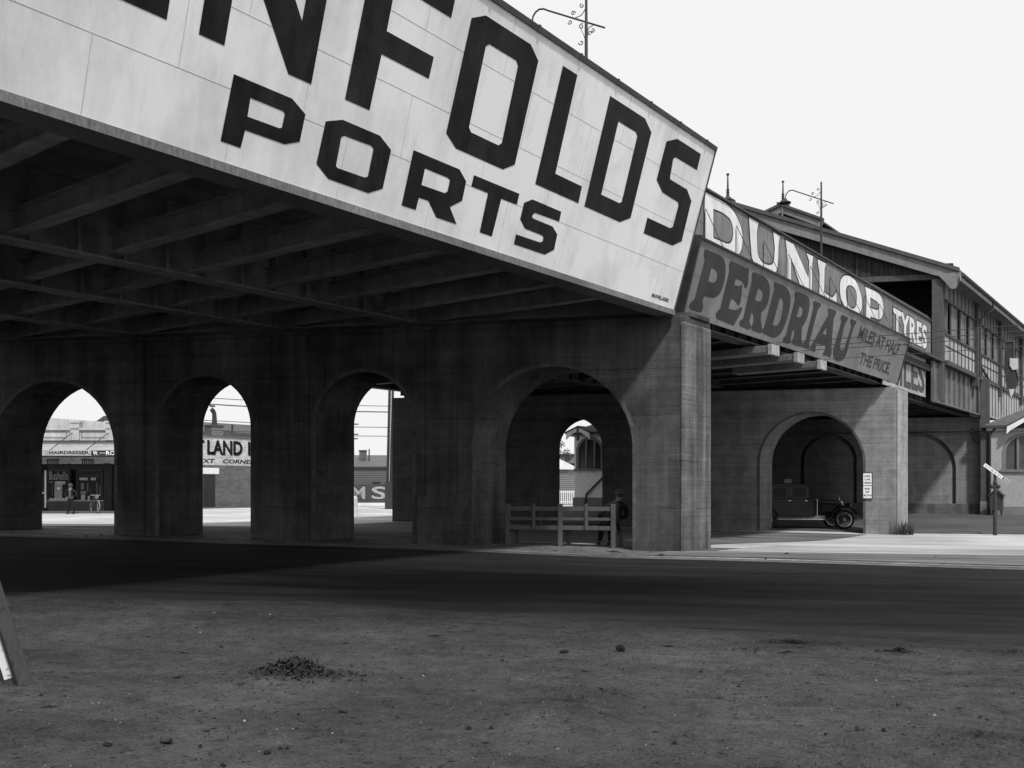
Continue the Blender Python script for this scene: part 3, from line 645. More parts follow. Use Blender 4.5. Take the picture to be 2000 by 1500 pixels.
DUN={
'D' : [[(20.969, 1.555), (21.837, 1.569), (22.653, 1.597, 1), (23.035, 1.231), (23.252, 1.032, 1), (23.187, 0.735), (23.1, 0.364, 1), (22.569, 0.277), (21.797, 0.276), (20.895, 0.289), (20.913, 1.341)], [(21.406, 1.246), (21.996, 1.319, 1), (22.403, 1.226), (22.611, 1.101, 1), (22.603, 0.925), (22.59, 0.558, 1), (22.158, 0.537), (21.406, 0.513)]] ,
'U' : [[(23.627, 1.554), (24.312, 1.557), (24.173, 1.379, 1), (24.173, 1.233), (24.196, 0.836), (24.219, 0.476, 1), (24.81, 0.507), (25.373, 0.529, 1), (25.423, 0.785), (25.473, 1.118), (25.349, 1.537), (25.879, 1.529), (25.777, 1.373, 1), (25.752, 1.156), (25.726, 0.787), (25.65, 0.295, 1), (25.004, 0.235), (24.058, 0.135, 1), (23.83, 0.472), (23.717, 1.026)]] ,
'N' : [[(26.296, 1.512), (26.94, 1.53), (28.215, 0.737), (28.286, 1.286), (28.04, 1.473), (28.644, 1.491), (28.542, 1.232), (28.5, -0.124), (27.982, -0.041), (26.733, 1.082), (26.749, 0.02), (26.375, 0.016), (26.417, 1.215)]] ,
'L' : [[(29.029, 1.477), (29.846, 1.501), (29.699, 1.297), (29.648, 0.539), (30.414, 0.492), (30.681, 0.58, 1), (30.849, 0.762), (30.917, 0.419), (30.849, 0.287), (29.196, 0.273), (29.227, 1.061)]] ,
'O' : [[(31.929, 1.5), (32.883, 1.662, 1), (33.339, 1.275), (33.727, 1.032, 1), (33.649, 0.664), (33.455, 0.327, 1), (32.808, 0.325), (31.645, 0.31, 1), (31.364, 0.558), (30.883, 1.321, 1)], [(32.218, 1.221), (32.883, 1.313, 1), (33.049, 1.039), (33.148, 0.54, 1), (32.585, 0.454), (31.894, 0.416, 1), (31.836, 0.86), (31.822, 1.13, 1)]] ,
'P' : [[(34.042, 1.471), (35.354, 1.52), (36.305, 1.528, 1), (36.35, 1.081), (36.305, 0.519, 1), (35.439, 0.52), (34.688, 0.509), (34.647, 0.211), (34.122, 0.21), (34.218, 1.16)], [(34.647, 1.194), (35.354, 1.186), (35.825, 1.174, 1), (35.799, 0.996), (35.738, 0.812, 1), (34.647, 0.818)]] ,
}


# grey tyre sign
fn2, H2 = board(-9.9, 5.54, .47, 1.767); H2 = 1.76
t2 = thing('advertising_sign', 'leaning grey sign with dark lettering PERDRIAU, miles at half the price', 'sign', (-9.9, 25, 5.54))
Y0, Y1 = 19.62, 38.0
sign_panel(t2, fn2, Y0, Y1, H2, 'sign_grey', .05, (.92,), [(Y0 + 1.83 * k, 0, H2) for k in range(1, 10)], smat='trim_mid')
mb = MB()
for k, loops in PERD.items(): mb.flat([smooth_loop(l) for l in loops], lambda s, q: fn2(s, q, .005))
mb.obj('lettering', M['sign_dark'], t2)
mb = MB(); text(mb, 'MILES AT HALF', lambda s, q: fn2(s, q, .005), 32.05, 37.1, .99, 1.46, .02); text(mb, 'THE PRICE,', lambda s, q: fn2(s, q, .005), 32.85, 36.6, .16, .66, .02)
mb.obj('small_lettering', M['sign_dark'], t2)
fr = MB()
fr.prism([(Y0, H2), (Y1, H2), (Y1, H2 + .045), (Y0, H2 + .045)], lambda s, q: fn2(s, q, .05), lambda s, q: fn2(s, q, -.1))
for a_, b_ in ((Y0 - .06, Y0), (Y1, Y1 + .05)): fr.prism([(a_, 0), (b_, 0), (b_, H2 + .07), (a_, H2 + .07)], lambda s, q: fn2(s, q, .04), lambda s, q: fn2(s, q, -.3))
fr.obj('frame', M['iron'], t2)

# upper sign with white letters
fn3, H3 = board(-9.97, 7.2, 0, 1)
t3 = thing('advertising_sign', 'long upright grey sign with outlined white letters DUNLOP TYRES, above the leaning grey one', 'sign', (-9.97, 30, 7.2))
ys, ye, h3 = 18.9, 44.25, 1.60
sign_panel(t3, fn3, ys, ye, h3, 'sign_mid', .05, (.75,), [(ys + 1.83 * k, 0, h3) for k in range(1, 14)], smat='trim_mid')
cap = MB(); cap.box(-10.05, -9.90, ys, ye, 7.2 + h3, 7.2 + h3 + .05); cap.box(-10.03, -9.93, ys, ye, 7.12, 7.2); cap.obj('frame', M['trim_mid'], t3)
mo = MB(); ml = MB()
def grow(loop, d):
    """offset a closed contour outwards"""
    A = sum(p[0] * q[1] - q[0] * p[1] for p, q in zip(loop, loop[1:] + loop[:1])); sg = 1 if A > 0 else -1
    out = []; L = len(loop)
    for i, p in enumerate(loop):
        a = Vector(loop[i - 1]); b = Vector(loop[(i + 1) % L]); p = Vector(p)
        e1 = (p - a); e2 = (b - p)
        if e1.length < 1e-6 or e2.length < 1e-6: out.append(tuple(p)); continue
        n1 = Vector((e1.y, -e1.x)).normalized(); n2 = Vector((e2.y, -e2.x)).normalized(); n = n1 + n2
        if n.length < .2: n = n1
        n = n.normalized() / max(.45, n.normalized().dot(n1)); out.append(tuple(p + n * d * sg))
    return out
for k, loops in DUN.items():
    sl = [smooth_loop(l) for l in loops]
    ml.flat(sl, lambda s, q: fn3(s, q, .012))
    mo.flat([grow(sl[0], .055)] , lambda s, q: fn3(s, q, .006))
    if len(sl) > 1:
        hole = grow(sl[1], -.05); mo_in = hole
        ih = MB(); ih.flat([hole], lambda s, q: fn3(s, q, .009)); ih.obj('letter_counter', M['sign_mid'], t3)
text(mo, 'TYRES', lambda s, q: fn3(s, q, .006), 37.6, 43.12, .22, 1.36, .06, spacing=1.1)
text(ml, 'TYRES', lambda s, q: fn3(s, q, .012), 37.7, 43.0, .27, 1.31, .035, spacing=1.1)
mo.obj('letter_outline', M['sign_dark'], t3); ml.obj('lettering', M['sign_light'], t3)
# thin stay rods holding the sign, from its top down to the leaning board below
y = 20.9
while y < 38.5: stm = MB(); stm.tube([(-9.945, y, 7.25), (-9.945, y, 8.2), (-9.93, y, 8.32), (-9.50, y + .12, 7.30)], .010, 5); stm.obj('stay_rod', M['iron'], t3); y += 1.85

# patched lower board beyond the leaning sign
fn4, _ = board(-9.92, 5.36, 0, 1)
t4 = thing('advertising_sign', 'patched pale board with grey letters, half hidden behind the end of the leaning grey sign', 'sign', (-9.92, 40, 5.36))
sign_panel(t4, fn4, 36.2, 42.6, 1.62, 'sign_pale', .05, (.8,), [(38.3, 0, 1.6), (40.1, 0, 1.6), (41.2, 0, 1.6)], smat='trim_mid')
mb = MB(); text(mb, 'MILES', lambda s, q: fn4(s, q, .006), 36.6, 42.4, .12, 1.5, .03); mb.obj('lettering', M['trim_mid'], t4)
dk = MB(); dk.box(-9.9, -9.5, 37.5, 45, 7.0, 7.09); dk.obj('ledge', M['iron'], t3)
# ---------------------------------------------------------------- station building on the far span
X0 = -9.5
def fx(d): return X0 + d            # distance out of the street front
st = thing('station_building', 'railway station over the bridge, with a wide open gable, two finials and louvred windows', 'station building', P(-19, 48.3, 5))
RA, RZ, EA, EZ, BG = -19.74, 14.58, -9.75, 10.92, 48.3
BE = 92.
# main roof: two slopes with thickness
mb = MB()
LA = 2 * RA - EA
for (a0, z0), (a1, z1) in (((RA, RZ), (EA, EZ)), ((LA, EZ), (RA, RZ))):
    mb.prism([(a0, z0), (a1, z1), (a1, z1 + .09), (a0, z0 + .09)], lambda a, z: P(a, BG - .15, z), lambda a, z: P(a, BE, z))
roof = mb.obj('roof', M['roof_slate'], st)
bb = MB()
for (a0, z0), (a1, z1) in (((RA, RZ), (EA, EZ)), ((LA, EZ), (RA, RZ))):
    bb.prism([(a0, z0 - .52), (a1, z1 - .47), (a1, z1 - .02), (a0, z0 - .03)], lambda a, z: P(a, BG - .12, z), lambda a, z: P(a, BG - .02, z))
bb.obj('bargeboard', M['timber_paint'], st)
tp = MB()
for (a0, z0), (a1, z1) in (((RA, RZ), (EA, EZ)), ((LA, EZ), (RA, RZ))):
    tp.prism([(a0, z0 - .005), (a1, z1 - .005), (a1, z1 + .17), (a0, z0 + .17)], lambda a, z: P(a, BG - .24, z), lambda a, z: P(a, BG - .155, z))
tp.obj('roof_edge', M['trim_mid'], st)
sb = MB()   # scrolled bracket at the eave
pts = [(EA + .06, EZ + .02), (EA + .02, EZ - .25), (EA - .05, EZ - .48)] + [(EA - .27 + .19 * math.cos(t), EZ - .56 + .19 * math.sin(t)) for t in [0 - k * .35 for k in range(9)]] + [(EA - .62, EZ - .40), (EA - .9, EZ - .1)]
sb.prism(pts, lambda a, z: P(a, BG - .17, z), lambda a, z: P(a, BG - .125, z)); sb.obj('eave_bracket', M['timber_paint'], st)
gb = MB()
gb.prism([(LA + .6, 10.95), (EA - .45, 10.95), (RA, RZ - .45)], lambda a, z: P(a, BG + .30, z), lambda a, z: P(a, BG + .38, z))
gf = gb.obj('gable', M['timber_dark'], st)
bt = MB(); a = LA + 1.
while a < EA - .8:
    top = RZ - .5 - abs(a - RA) * (RZ - EZ) / (EA - RA)
    if top > 11.1: bt.box(a, a + .05, BG + .26, BG + .298, 10.96, top, P)
    a += .52
bt.obj('battens', M['iron'], gf)
MB().box(LA + .5, EA - .6, BG + .2, BG + .42, 10.70, 10.94, P).obj('tie_beam', M['trim_mid'], st)
# columns of the open end
for ca in (-10.93, -17.6, -24.6): MB().box(ca, ca + .44, BG, BG + .44, 5.25 if ca > -11 else 7.1, 10.69, P).obj('column', M['trim_mid'], st, bevel=.02)
brm = MB(); brm.tube([P(-10.95, BG + .25, 8.85), P(-13.8, BG + .25, 10.75)], .09, 4); brm.obj('brace', M['trim_mid'], st)
MB().box(-28, -10.95, BG + .1, BE, 6.99, 7.10, P).obj('platform', M['timber_dark'], st)
MB().box(-28, -10.95, BG + 4.2, BG + 4.4, 7.11, 12.2, P).obj('inner_wall', M['timber_dark'], st)
MB().box(-28.2, -28, BG + .1, BE, 7.11, 10.5, P).obj('rear_wall', M['timber_dark'], st)
# hanging lamp in the opening
lm = MB(); lm.tube([P(-13.2, BG + 1.5, 10.4), P(-13.2, BG + 1.5, 10.15)], .012, 5); lm.lathe([(.02, .12), (.05, .1), (.16, 0)], P(-13.2, BG + 1.5, 10.05), 12); lm.obj('hanging_lamp', M['zinc'], st)
# street front, face at X = -9.5, bays along Y
def yb(b): return b + (X0 / WX) * WY
bays = [yb(48.75), yb(55.2), yb(61.5), yb(68.6), yb(75.5), yb(82.5), yb(90)]
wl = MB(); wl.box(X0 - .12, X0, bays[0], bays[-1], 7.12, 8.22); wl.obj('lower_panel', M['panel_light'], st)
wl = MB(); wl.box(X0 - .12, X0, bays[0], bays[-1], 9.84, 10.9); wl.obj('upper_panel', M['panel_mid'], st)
MB().box(X0 - .30, X0 - .20, bays[0], bays[-1], 8.2, 9.9).obj('window_backing', M['timber_dark'], st)
rl = MB()
for z0, z1, o in ((6.92, 7.12, .10), (8.22, 8.32, .07), (9.76, 9.84, .06)): rl.box(X0 - .14, X0 + o, bays[0], bays[-1], z0, z1)
rl.obj('rail', M['trim_mid'], st)
rm = MB(); rm.box(X0, X0 + .03, bays[0], bays[-1], 7.75, 7.79)
for y0, y1 in zip(bays, bays[1:]):
    n = 8
    for k in range(1, n):
        y = y0 + (y1 - y0) * k / n; rm.box(X0, X0 + .035, y - .03, y + .03, 7.121, 7.749); rm.box(X0, X0 + .035, y - .03, y + .03, 7.791, 8.219); rm.box(X0, X0 + .03, y - .02, y + .02, 9.841, 10.6)
rm.obj('cover_strips', M['trim_mid'], st)
for i, (y0, y1) in enumerate(zip(bays, bays[1:])):
    if i: MB().box(X0 - .13, X0 + .16, y0 - .22, y0 + .2, 6.5, 10.6).obj('post', M['trim_mid'], st)
    n = 6; wd = (y1 - y0 - .6) / n; yy = y0 + .25
    for k in range(n):
        a_, b_ = yy + wd * k, yy + wd * (k + 1)
        fr = MB()
        for (p0, p1, q0_, q1_) in ((a_, a_ + .06, 8.33, 9.75), (b_ - .06, b_, 8.33, 9.75)): fr.box(X0 - .1, X0 + .02, p0, p1, q0_, q1_)
        wfr = fr.obj('window', M['shutter'], st)
        pm = MB()
        if k % 2 == 0:
            z = 8.34
            while z < 9.72: pm.add([(X0 - .08, a_ + .061, z + .05), (X0 - .08, b_ - .061, z + .05), (X0 - .01, b_ - .061, z), (X0 - .01, a_ + .061, z)], [(0, 1, 2, 3)]); z += .085
            pm.obj('louvre', M['shutter'], wfr)
        else:
            pm.box(X0 - .06, X0 - .03, a_ + .061, b_ - .061, 8.33, 9.75); pm.obj('shutter', M['panel_mid'] if k % 4 == 1 else M['shutter'], wfr)
MB().tube([(X0 + .1, bays[1] + .1, 7.75), (X0 + .1, bays[1] + 3.2, 7.05)], .07, 4).obj('brace', M['trim_mid'], st)
# second row of panels below the beam from the second post on
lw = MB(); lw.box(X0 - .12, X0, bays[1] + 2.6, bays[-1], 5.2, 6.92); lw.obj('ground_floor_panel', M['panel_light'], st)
ls = MB(); y = bays[1] + 2.7
while y < bays[-1]: ls.box(X0, X0 + .03, y, y + .06, 5.3, 6.9); y += .85
ls.obj('cover_strips', M['trim_mid'], st)
# eaves: soffit, fascia, gutter, brackets
MB().box(X0 - .1, fx(.68), yb(48.6), yb(90), 10.70, 10.74).obj('soffit', M['panel_mid'], st)
ga = MB(); ga.box(fx(.68), fx(.72), yb(48.3), yb(90), 10.50, 10.76); ga.obj('fascia', M['sign_pale'], st)
gu = MB(); gu.tube([(fx(.80), yb(48.3), 10.74), (fx(.80), yb(90), 10.74)], .08, 8); gu.obj('gutter', M['trim_mid'], st)
dp = MB(); dp.tube([(fx(.78), bays[1] + .3, 10.7), (fx(.75), bays[1] + .3, 10.3), (fx(.2), bays[1] + .2, 9.9), (fx(.19), bays[1] + .2, 7.0)], .05, 6); dp.obj('downpipe', M['trim_mid'], st)
rf2 = MB(); rf2.prism([(EA + .02, EZ - .04), (fx(1.12) / WX, EZ - .08), (fx(1.12) / WX, EZ + .0), (EA + .02, EZ + .05)], lambda a, z: P(a, BG - .1, z), lambda a, z: P(a, BE, z))
# roof lantern
MBk, MP, ME = 55.06, 16.12, 15.22
lan = MB()
for sgn in (1, -1):
    lan.prism([(RA, MP), (RA + sgn * 1.95, ME), (RA + sgn * 1.95, ME + .08), (RA, MP + .08)], lambda a, z: P(a, MBk - .1, z), lambda a, z: P(a, 78, z))
lo = lan.obj('roof_lantern', M['roof_slate'], st)
lb = MB(); lb.prism([(RA - 1.5, 13.8), (RA + 1.5, 13.8), (RA + 1.5, 15.3), (RA, 15.95), (RA - 1.5, 15.3)], lambda a, z: P(a, MBk + .3, z), lambda a, z: P(a, 77.5, z)); lb.obj('louvre_box', M['timber_dark'], lo)
lg = MB()
for sgn in (1, -1):
    lg.prism([(RA, MP - .36), (RA + sgn * 1.9, ME - .30), (RA + sgn * 1.95, ME - .01), (RA, MP - .01)], lambda a, z: P(a, MBk - .08, z), lambda a, z: P(a, MBk, z))
    lg.prism([(RA + sgn * 1.6, ME - .45), (RA + sgn * 2.0, ME - .40), (RA + sgn * 2.15, ME + .05), (RA + sgn * 1.9, ME - .02)], lambda a, z: P(a, MBk - .12, z), lambda a, z: P(a, MBk - .082, z))
lg.obj('bargeboard', M['timber_paint'], lo)
rt = MB()
for sgn in (1, -1): rt.prism([(RA, MP - .005), (RA + sgn * 2.15, ME - .03), (RA + sgn * 2.15, ME + .1), (RA, MP + .13)], lambda a, z: P(a, MBk - .2, z), lambda a, z: P(a, MBk - .121, z))
rt.obj('roof_edge', M['trim_mid'], lo)
def finial(b, z0, h):
    m = MB(); m.lathe([(.26, 0), (.20, .06), (.09, .18), (.06, .24), (.085, .27), (.05, .32), (.085, .38), (.05, .43), (.08, .48), (.045, .55), (.03, h - .14), (.02, h - .12), (.06, h - .09), (.075, h - .05), (.06, h - .01), (.0, h)], P(RA + .06, b, z0), 12)
    m.box(RA + .06 - .25, RA + .06 + .25, b - .2, b + .25, z0 - .12, z0 + .05, P)
    return m.obj('finial', M['iron'], st, smooth=False)
finial(BG - .1, RZ + .14, 1.25); finial(MBk, MP + .12, 1.2)
pd = MB(); pd.tube([P(RA + .06, MBk - .1, MP), P(RA + .06, MBk - .1, MP - .75)], .05, 6); pd.obj('pendant', M['timber_paint'], lo)
# steel column with pale base beside the kiosk, and its pipes
pc = MB(); pc.box(-10.44, -10.06, 56.4, 56.75, 0.72, 7.0, P); pc.obj('column', M['trim_mid'], st)
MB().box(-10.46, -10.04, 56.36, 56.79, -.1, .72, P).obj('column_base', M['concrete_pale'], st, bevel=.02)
hp = MB(); hp.tube([P(-9.98, 56.25, .05), P(-9.98, 56.25, 4.1), P(-9.9, 56.2, 4.25), P(-9.72, 56.1, 4.4), P(-9.72, 56.1, 4.6)], .06, 8); hp.obj('downpipe', M['iron'], st)
hz = MB(); hz.tube([P(-20, 57.2, 4.33), P(-9.9, 56.9, 4.33)], .025, 6); hz.obj('conduit', M['iron'], st)
ck = MB(); ck.tube([P(-10.95, 57.1, 4.5), P(-11.0, 57.1, 4.2), P(-10.85, 57.1, 4.05), P(-10.95, 57.1, 3.9), P(-10.75, 57.1, 3.8), P(-10.65, 57.1, 3.86)], .025, 6); ck.obj('bracket', M['iron'], st)

# projecting blade sign on the street front
hs = thing('projecting_sign', 'tall narrow arrow shaped sign projecting from the upper front of the station', 'sign', (X0 + .1, 57.6, 6.6))
m = MB()
prof = [(.1, 9.55), (.55, 9.55), (.55, 8.7), (.78, 8.6), (.78, 8.25), (.62, 8.2), (.80, 7.4), (.62, 6.9), (.42, 6.35), (.2, 6.9), (.05, 8.0)]
m.prism(prof, lambda d, z: (X0 + .15 + d, 57.5, z), lambda d, z: (X0 + .15 + d, 57.72, z)); m.obj('body', M['trim_mid'], hs)
e = MB()
for p, q in zip(prof, prof[1:] + prof[:1]):
    e.tube([(X0 + .15 + p[0], 57.47, p[1]), (X0 + .15 + q[0], 57.47, q[1])], .016, 4)
e.obj('white_edge', M['timber_paint'], hs)
e = MB(); e.prism([(.35, 8.62), (.76, 8.58), (.76, 8.0), (.5, 7.95), (.35, 8.2)], lambda d, z: (X0 + .15 + d, 57.45, z), lambda d, z: (X0 + .15 + d, 57.499, z)); e.prism([(.3, 6.9), (.6, 6.9), (.42, 6.4)], lambda d, z: (X0 + .15 + d, 57.45, z), lambda d, z: (X0 + .15 + d, 57.499, z)); e.obj('white_patch', M['white'], hs)
e = MB(); e.tube([(X0, 57.6, 9.2), (X0 + .3, 57.6, 9.2)], .03, 5); e.obj('bracket', M['iron'], hs)

# ---------------------------------------------------------------- roughcast kiosks either side of the bridge
def arch_pts(c, R, z0, ztop, n=16, sq=1.):
    sp = ztop - R * sq
    return [(c - R, z0)] + [(c + R * math.cos(PI - PI * k / n), sp + R * sq * math.sin(PI * k / n)) for k in range(n + 1)] + [(c + R, z0)]
def kiosk(label, a0, a1, b, zf, wc, wr, wz0, wz1, gc, gw, depth=6., pipe=None):
    t = thing('station_kiosk', label, 'station kiosk', P((a0 + a1) / 2, b, zf), group='roughcast entrance buildings of the station')
    ez = 4.5
    mb = MB()
    # wall with the arched opening as a notch closed by a sill wall below
    poly = [(a0, wz0), (wc - wr, wz0)] + arch_pts(wc, wr, wz0, wz1)[1:-1] + [(wc + wr, wz0), (a1, wz0), (a1, ez), (a0, ez)]
    mb.prism(poly, lambda a, z: P(a, b, z), lambda a, z: P(a, b + .3, z))
    mb.box(a0, a1, b, b + .3, zf + .45, wz0 - .001, P)
    mb.box(a0, a0 + .3, b + .301, b + depth, zf + .45, ez, P); mb.box(a1 - .3, a1, b + .301, b + depth, zf + .45, ez, P)
    mb.box(a0, a1, b + depth - .3, b + depth - .001, zf + .45, ez - .01, P)
    mb.obj('wall', M['roughcast' if a0 > -20 else 'roughcast_lit'], t)
    MB().box(a0 - .05, a1 + .05, b - .06, b + depth, zf - .8, zf + .45, P).obj('plinth', M['render_smooth'], t)
    fr = MB()
    out = arch_pts(wc, wr + .06, wz0, wz1 + .06); inn = arch_pts(wc, wr - .09, wz0, wz1 - .09)
    for (p, q, r, s_) in zip(out, out[1:], inn, inn[1:]):
        fr.hexa([P(p[0], b - .03, p[1]), P(q[0], b - .03, q[1]), P(s_[0], b - .03, s_[1]), P(r[0], b - .03, r[1]), P(p[0], b + .12, p[1]), P(q[0], b + .12, q[1]), P(s_[0], b + .12, s_[1]), P(r[0], b + .12, r[1])])
    for k in (-1, 1): fr.box(wc + k * wr * .33 - .05, wc + k * wr * .33 + .05, b + .02, b + .14, wz0 + .01, wz1 - wr * .06 - .05, P)
    w_ = fr.obj('window', M['timber_paint'], t)
    g = MB(); pl = arch_pts(wc, wr - .02, wz0, wz1 - .02); g.prism(pl, lambda a, z: P(a, b + .15, z), lambda a, z: P(a, b + .17, z)); g.obj('pane', M['glass_grey'] if a0 > -20 else M['glass'], w_)
    MB().box(wc - wr - .16, wc + wr + .16, b - .12, b + .05, wz0 - .13, wz0 - .005, P).obj('sill', M['timber_paint'], w_)
    # hipped roof with eaves
    ov = .32; rz = 5.75
    A, B_, C_, D_ = P(a0 - ov, b - ov, ez + .06), P(a1 + ov, b - ov, ez + .06), P(a1 + ov, b + depth + ov, ez + .06), P(a0 - ov, b + depth + ov, ez + .06)
    R0, R1 = P(a0 + 1.6, b + 2.6, rz), P(a1 - 1.6, b + 2.6, rz)
    r = MB(); r.add([A, B_, C_, D_, R0, R1], [(0, 1, 5, 4), (1, 2, 5), (2, 3, 4, 5), (3, 0, 4), (3, 2, 1, 0)]); r.obj('roof', M['roof_slate'], t)
    fa = MB(); fa.box(a0 - ov, a1 + ov, b - ov - .04, b - ov - .001, ez - .02, ez + .10, P); fa.box(a0 - ov - .05, a0 - ov - .002, b - ov, b + depth, ez - .02, ez + .10, P); fa.obj('gutter', M['trim_mid'], t)
    f2 = MB(); f2.box(a0 - .1, a1 + .1, b - .2, b - .03, ez - .17, ez - .03, P); f2.obj('fascia', M['panel_light'], t)
    # gablet with white barge boards
    gz0, gzp = ez - .05, ez - .05 + gw * .60
    for s_ in (-1, 1):
        q = MB(); q.prism([(gc, gzp), (gc + s_ * gw, gz0 + .06), (gc + s_ * (gw + .02), gz0 - .30), (gc + s_ * (gw - .17), gz0 - .12), (gc, gzp - .17)], lambda a, z: P(a, b - ov - .26, z), lambda a, z: P(a, b - ov - .2, z)); q.obj('bargeboard', M['white'], t)
        q = MB(); q.prism([(gc, gzp + .01), (gc + s_ * (gw + .05), gz0 + .07), (gc + s_ * (gw + .05), gz0 + .14), (gc, gzp + .09)], lambda a, z: P(a, b - ov - .28, z), lambda a, z: P(a, b + 2., z)); q.obj('gablet_roof', M['roof_slate'], t)
    q = MB(); q.prism([(gc - gw + .1, gz0), (gc + gw - .1, gz0), (gc, gzp - .1)], lambda a, z: P(a, b - ov - .05, z), lambda a, z: P(a, b - ov + .05, z)); q.obj('gablet_infill', M['timber_dark'], t)
    q = MB(); q.box(gc - .05, gc + .05, b - ov - .29, b - ov - .2, gzp - .75, gzp + .02, P); q.obj('king_post', M['trim_mid'], t)
    q = MB(); q.box(gc - gw * .5, gc + gw * .5, b - ov - .27, b - ov - .21, gzp - .62 * gw * .6 - .05, gzp - .62 * gw * .6 + .04, P); q.obj('collar', M['white'], t)
    if pipe:
        q = MB(); q.tube([P(x, b - .07, z) for x, z in pipe], .05, 6); q.obj('downpipe', M['iron'], t)
    return t
kiosk('roughcast entrance building on the right with a wide arched window, behind the leaning street sign', -10.04, -3.2, 56.35, .02, -8.38, .97, 2.36, 4.14, -7.65, 1.45)
kiosk('roughcast entrance building with a three light arched window, seen through the fourth arch', -32.02, -25.6, 57.5, .42, -31.12, .72, 2.5, 4.25, -31.5, .66,
      pipe=[(-30.32, 4.3), (-30.32, 2.05), (-31.3, 1.05), (-31.36, .45)])

# ---------------------------------------------------------------- street sign post, cabinet, weeds
gp = thing('street_sign_post', 'slim post at the kerb with a tilted name board and ball ornaments', 'sign post', P(-7.2, 41.62, gz(-7.2, 41.62) + .0), rotz=math.radians(30))
m = MB(); m.lathe([(.075, 0), (.07, .4), (.055, 1.7), (.05, 2.45)], n=10); m.obj('post', M['post_dark'], gp, local=True)
m = MB(); m.ell((0, 0, 1.98), (.085, .085, .085), 10, 6); m.ell((-.11, 0, 1.84), (.085, .085, .085), 10, 6); m.ell((.11, 0, 1.84), (.085, .085, .085), 10, 6); m.obj('ornament', M['iron'], gp, smooth=True, local=True)
m = MB(); c_, s_ = math.cos(math.radians(-38)), math.sin(math.radians(-38))
def bd(u, v, y): return (.02 + u * c_ - v * s_, y, 2.33 + u * s_ + v * c_)
m.prism([(-.55, -.065), (.57, -.065), (.57, .065), (-.55, .065)], lambda u, v: bd(u, v, -.09), lambda u, v: bd(u, v, -.06)); brd = m.obj('name_board', M['white'], gp, local=True)
m = MB(); m.prism([(.26, -.05), (.555, -.05), (.555, .05), (.26, .05)], lambda u, v: bd(u, v, -.093), lambda u, v: bd(u, v, -.0905)); m.obj('arrow_panel', M['sign_black'], brd, local=True)
m = MB(); x = -.5
while x < .22:
    m.prism([(x, -.03), (x + .022, -.03), (x + .022, .035), (x, .035)], lambda u, v: bd(u, v, -.0925), lambda u, v: bd(u, v, -.0905)); x += .045 if random.random() > .2 else .08
m.obj('lettering', M['sign_dark'], brd, local=True)
m = MB()
for x in (.31, .37, .43, .49): m.prism([(x, -.03), (x + .03, -.03), (x + .03, .03), (x, .03)], lambda u, v: bd(u, v, -.0955), lambda u, v: bd(u, v, -.0935))
m.obj('panel_lettering', M['white'], brd, local=True)
cb = thing('cabinet', 'small dark cabinet with a pitched roof against the kiosk wall, behind the street sign post', 'cabinet', P(-9.50, 55.4, .3))
m = MB(); m.box(-.27, .27, -.2, .2, 0, .74); m.obj('body', M['trim_mid'], cb, local=True)
m = MB(); m.prism([(-.36, .70), (0, 1.05), (.36, .70), (.36, .75), (0, 1.11), (-.36, .75)], lambda x, z: (x, -.28, z), lambda x, z: (x, .25, z)); m.prism([(-.27, .741), (.27, .741), (0, 1.02)], lambda x, z: (x, -.2, z), lambda x, z: (x, .2, z)); m.obj('roof', M['roof_slate'], cb, local=True)
for x in (-.22, .18): m = MB(); m.box(x, x + .05, -.15, .15, -.35, 0); m.obj('leg', M['iron'], cb, local=True)
def tuft(name, label, a, b, n, h, spread, mat, cat='weeds'):
    m = MB()
    for k in range(n):
        r = spread * random.random() ** .7; t = random.random() * 2 * PI; x, y = a * WX + r * math.cos(t), b + a * WY + r * math.sin(t) * .8
        z = gxy(x, y); hh = h * (.4 + .6 * random.random()); lx, ly = random.uniform(-.3, .3) * hh, random.uniform(-.3, .3) * hh; wd = .012
        t2 = random.random() * PI; dx, dy = wd * math.cos(t2), wd * math.sin(t2)
        m.add([(x - dx, y - dy, z), (x + dx, y + dy, z), (x + dx * .7 + lx * .5, y + dy * .7 + ly * .5, z + hh * .6), (x - dx * .7 + lx * .5, y - dy * .7 + ly * .5, z + hh * .6), (x + lx, y + ly, z + hh)], [(0, 1, 2, 3), (3, 2, 4)])
    return tag(m.obj(name, M[mat]), label, cat)
tuft('weed_clump', 'dry weeds growing at the foot of the middle pier', -10.4, B2 - .05, 170, .62, .42, 'weed')
# ---------------------------------------------------------------- tram stop plate
tp = thing('tram_stop_sign', 'framed white tram stop plate HAIL CAR HERE, END OF SECTION, on the middle pier', 'tram sign', P(-11.62, B2 - .06, 1.0))
bz = B2 - .05
m = MB(); m.box(-11.80, -11.45, bz - .02, bz + .02, 1.02, 2.03, P); m.obj('frame', M['iron'], tp)
for z0, z1, lines in ((1.54, 2.0, (('HAIL', 1.86, .11), ('CAR', 1.73, .11), ('HERE', 1.60, .13))), (1.05, 1.51, (('END', 1.37, .10), ('OF', 1.25, .08), ('SECTION', 1.12, .14)))):
    m = MB(); m.box(-11.775, -11.475, bz - .024, bz - .0205, z0, z1, P); pl = m.obj('plate', M['white'], tp)
    m = MB()
    for tx, z, hw in lines: text(m, tx, lambda x, y: P(x, bz - .026, y), -11.625 - hw, -11.625 + hw, z, z + .075, .03)
    m.obj('lettering', M['sign_black'], pl)

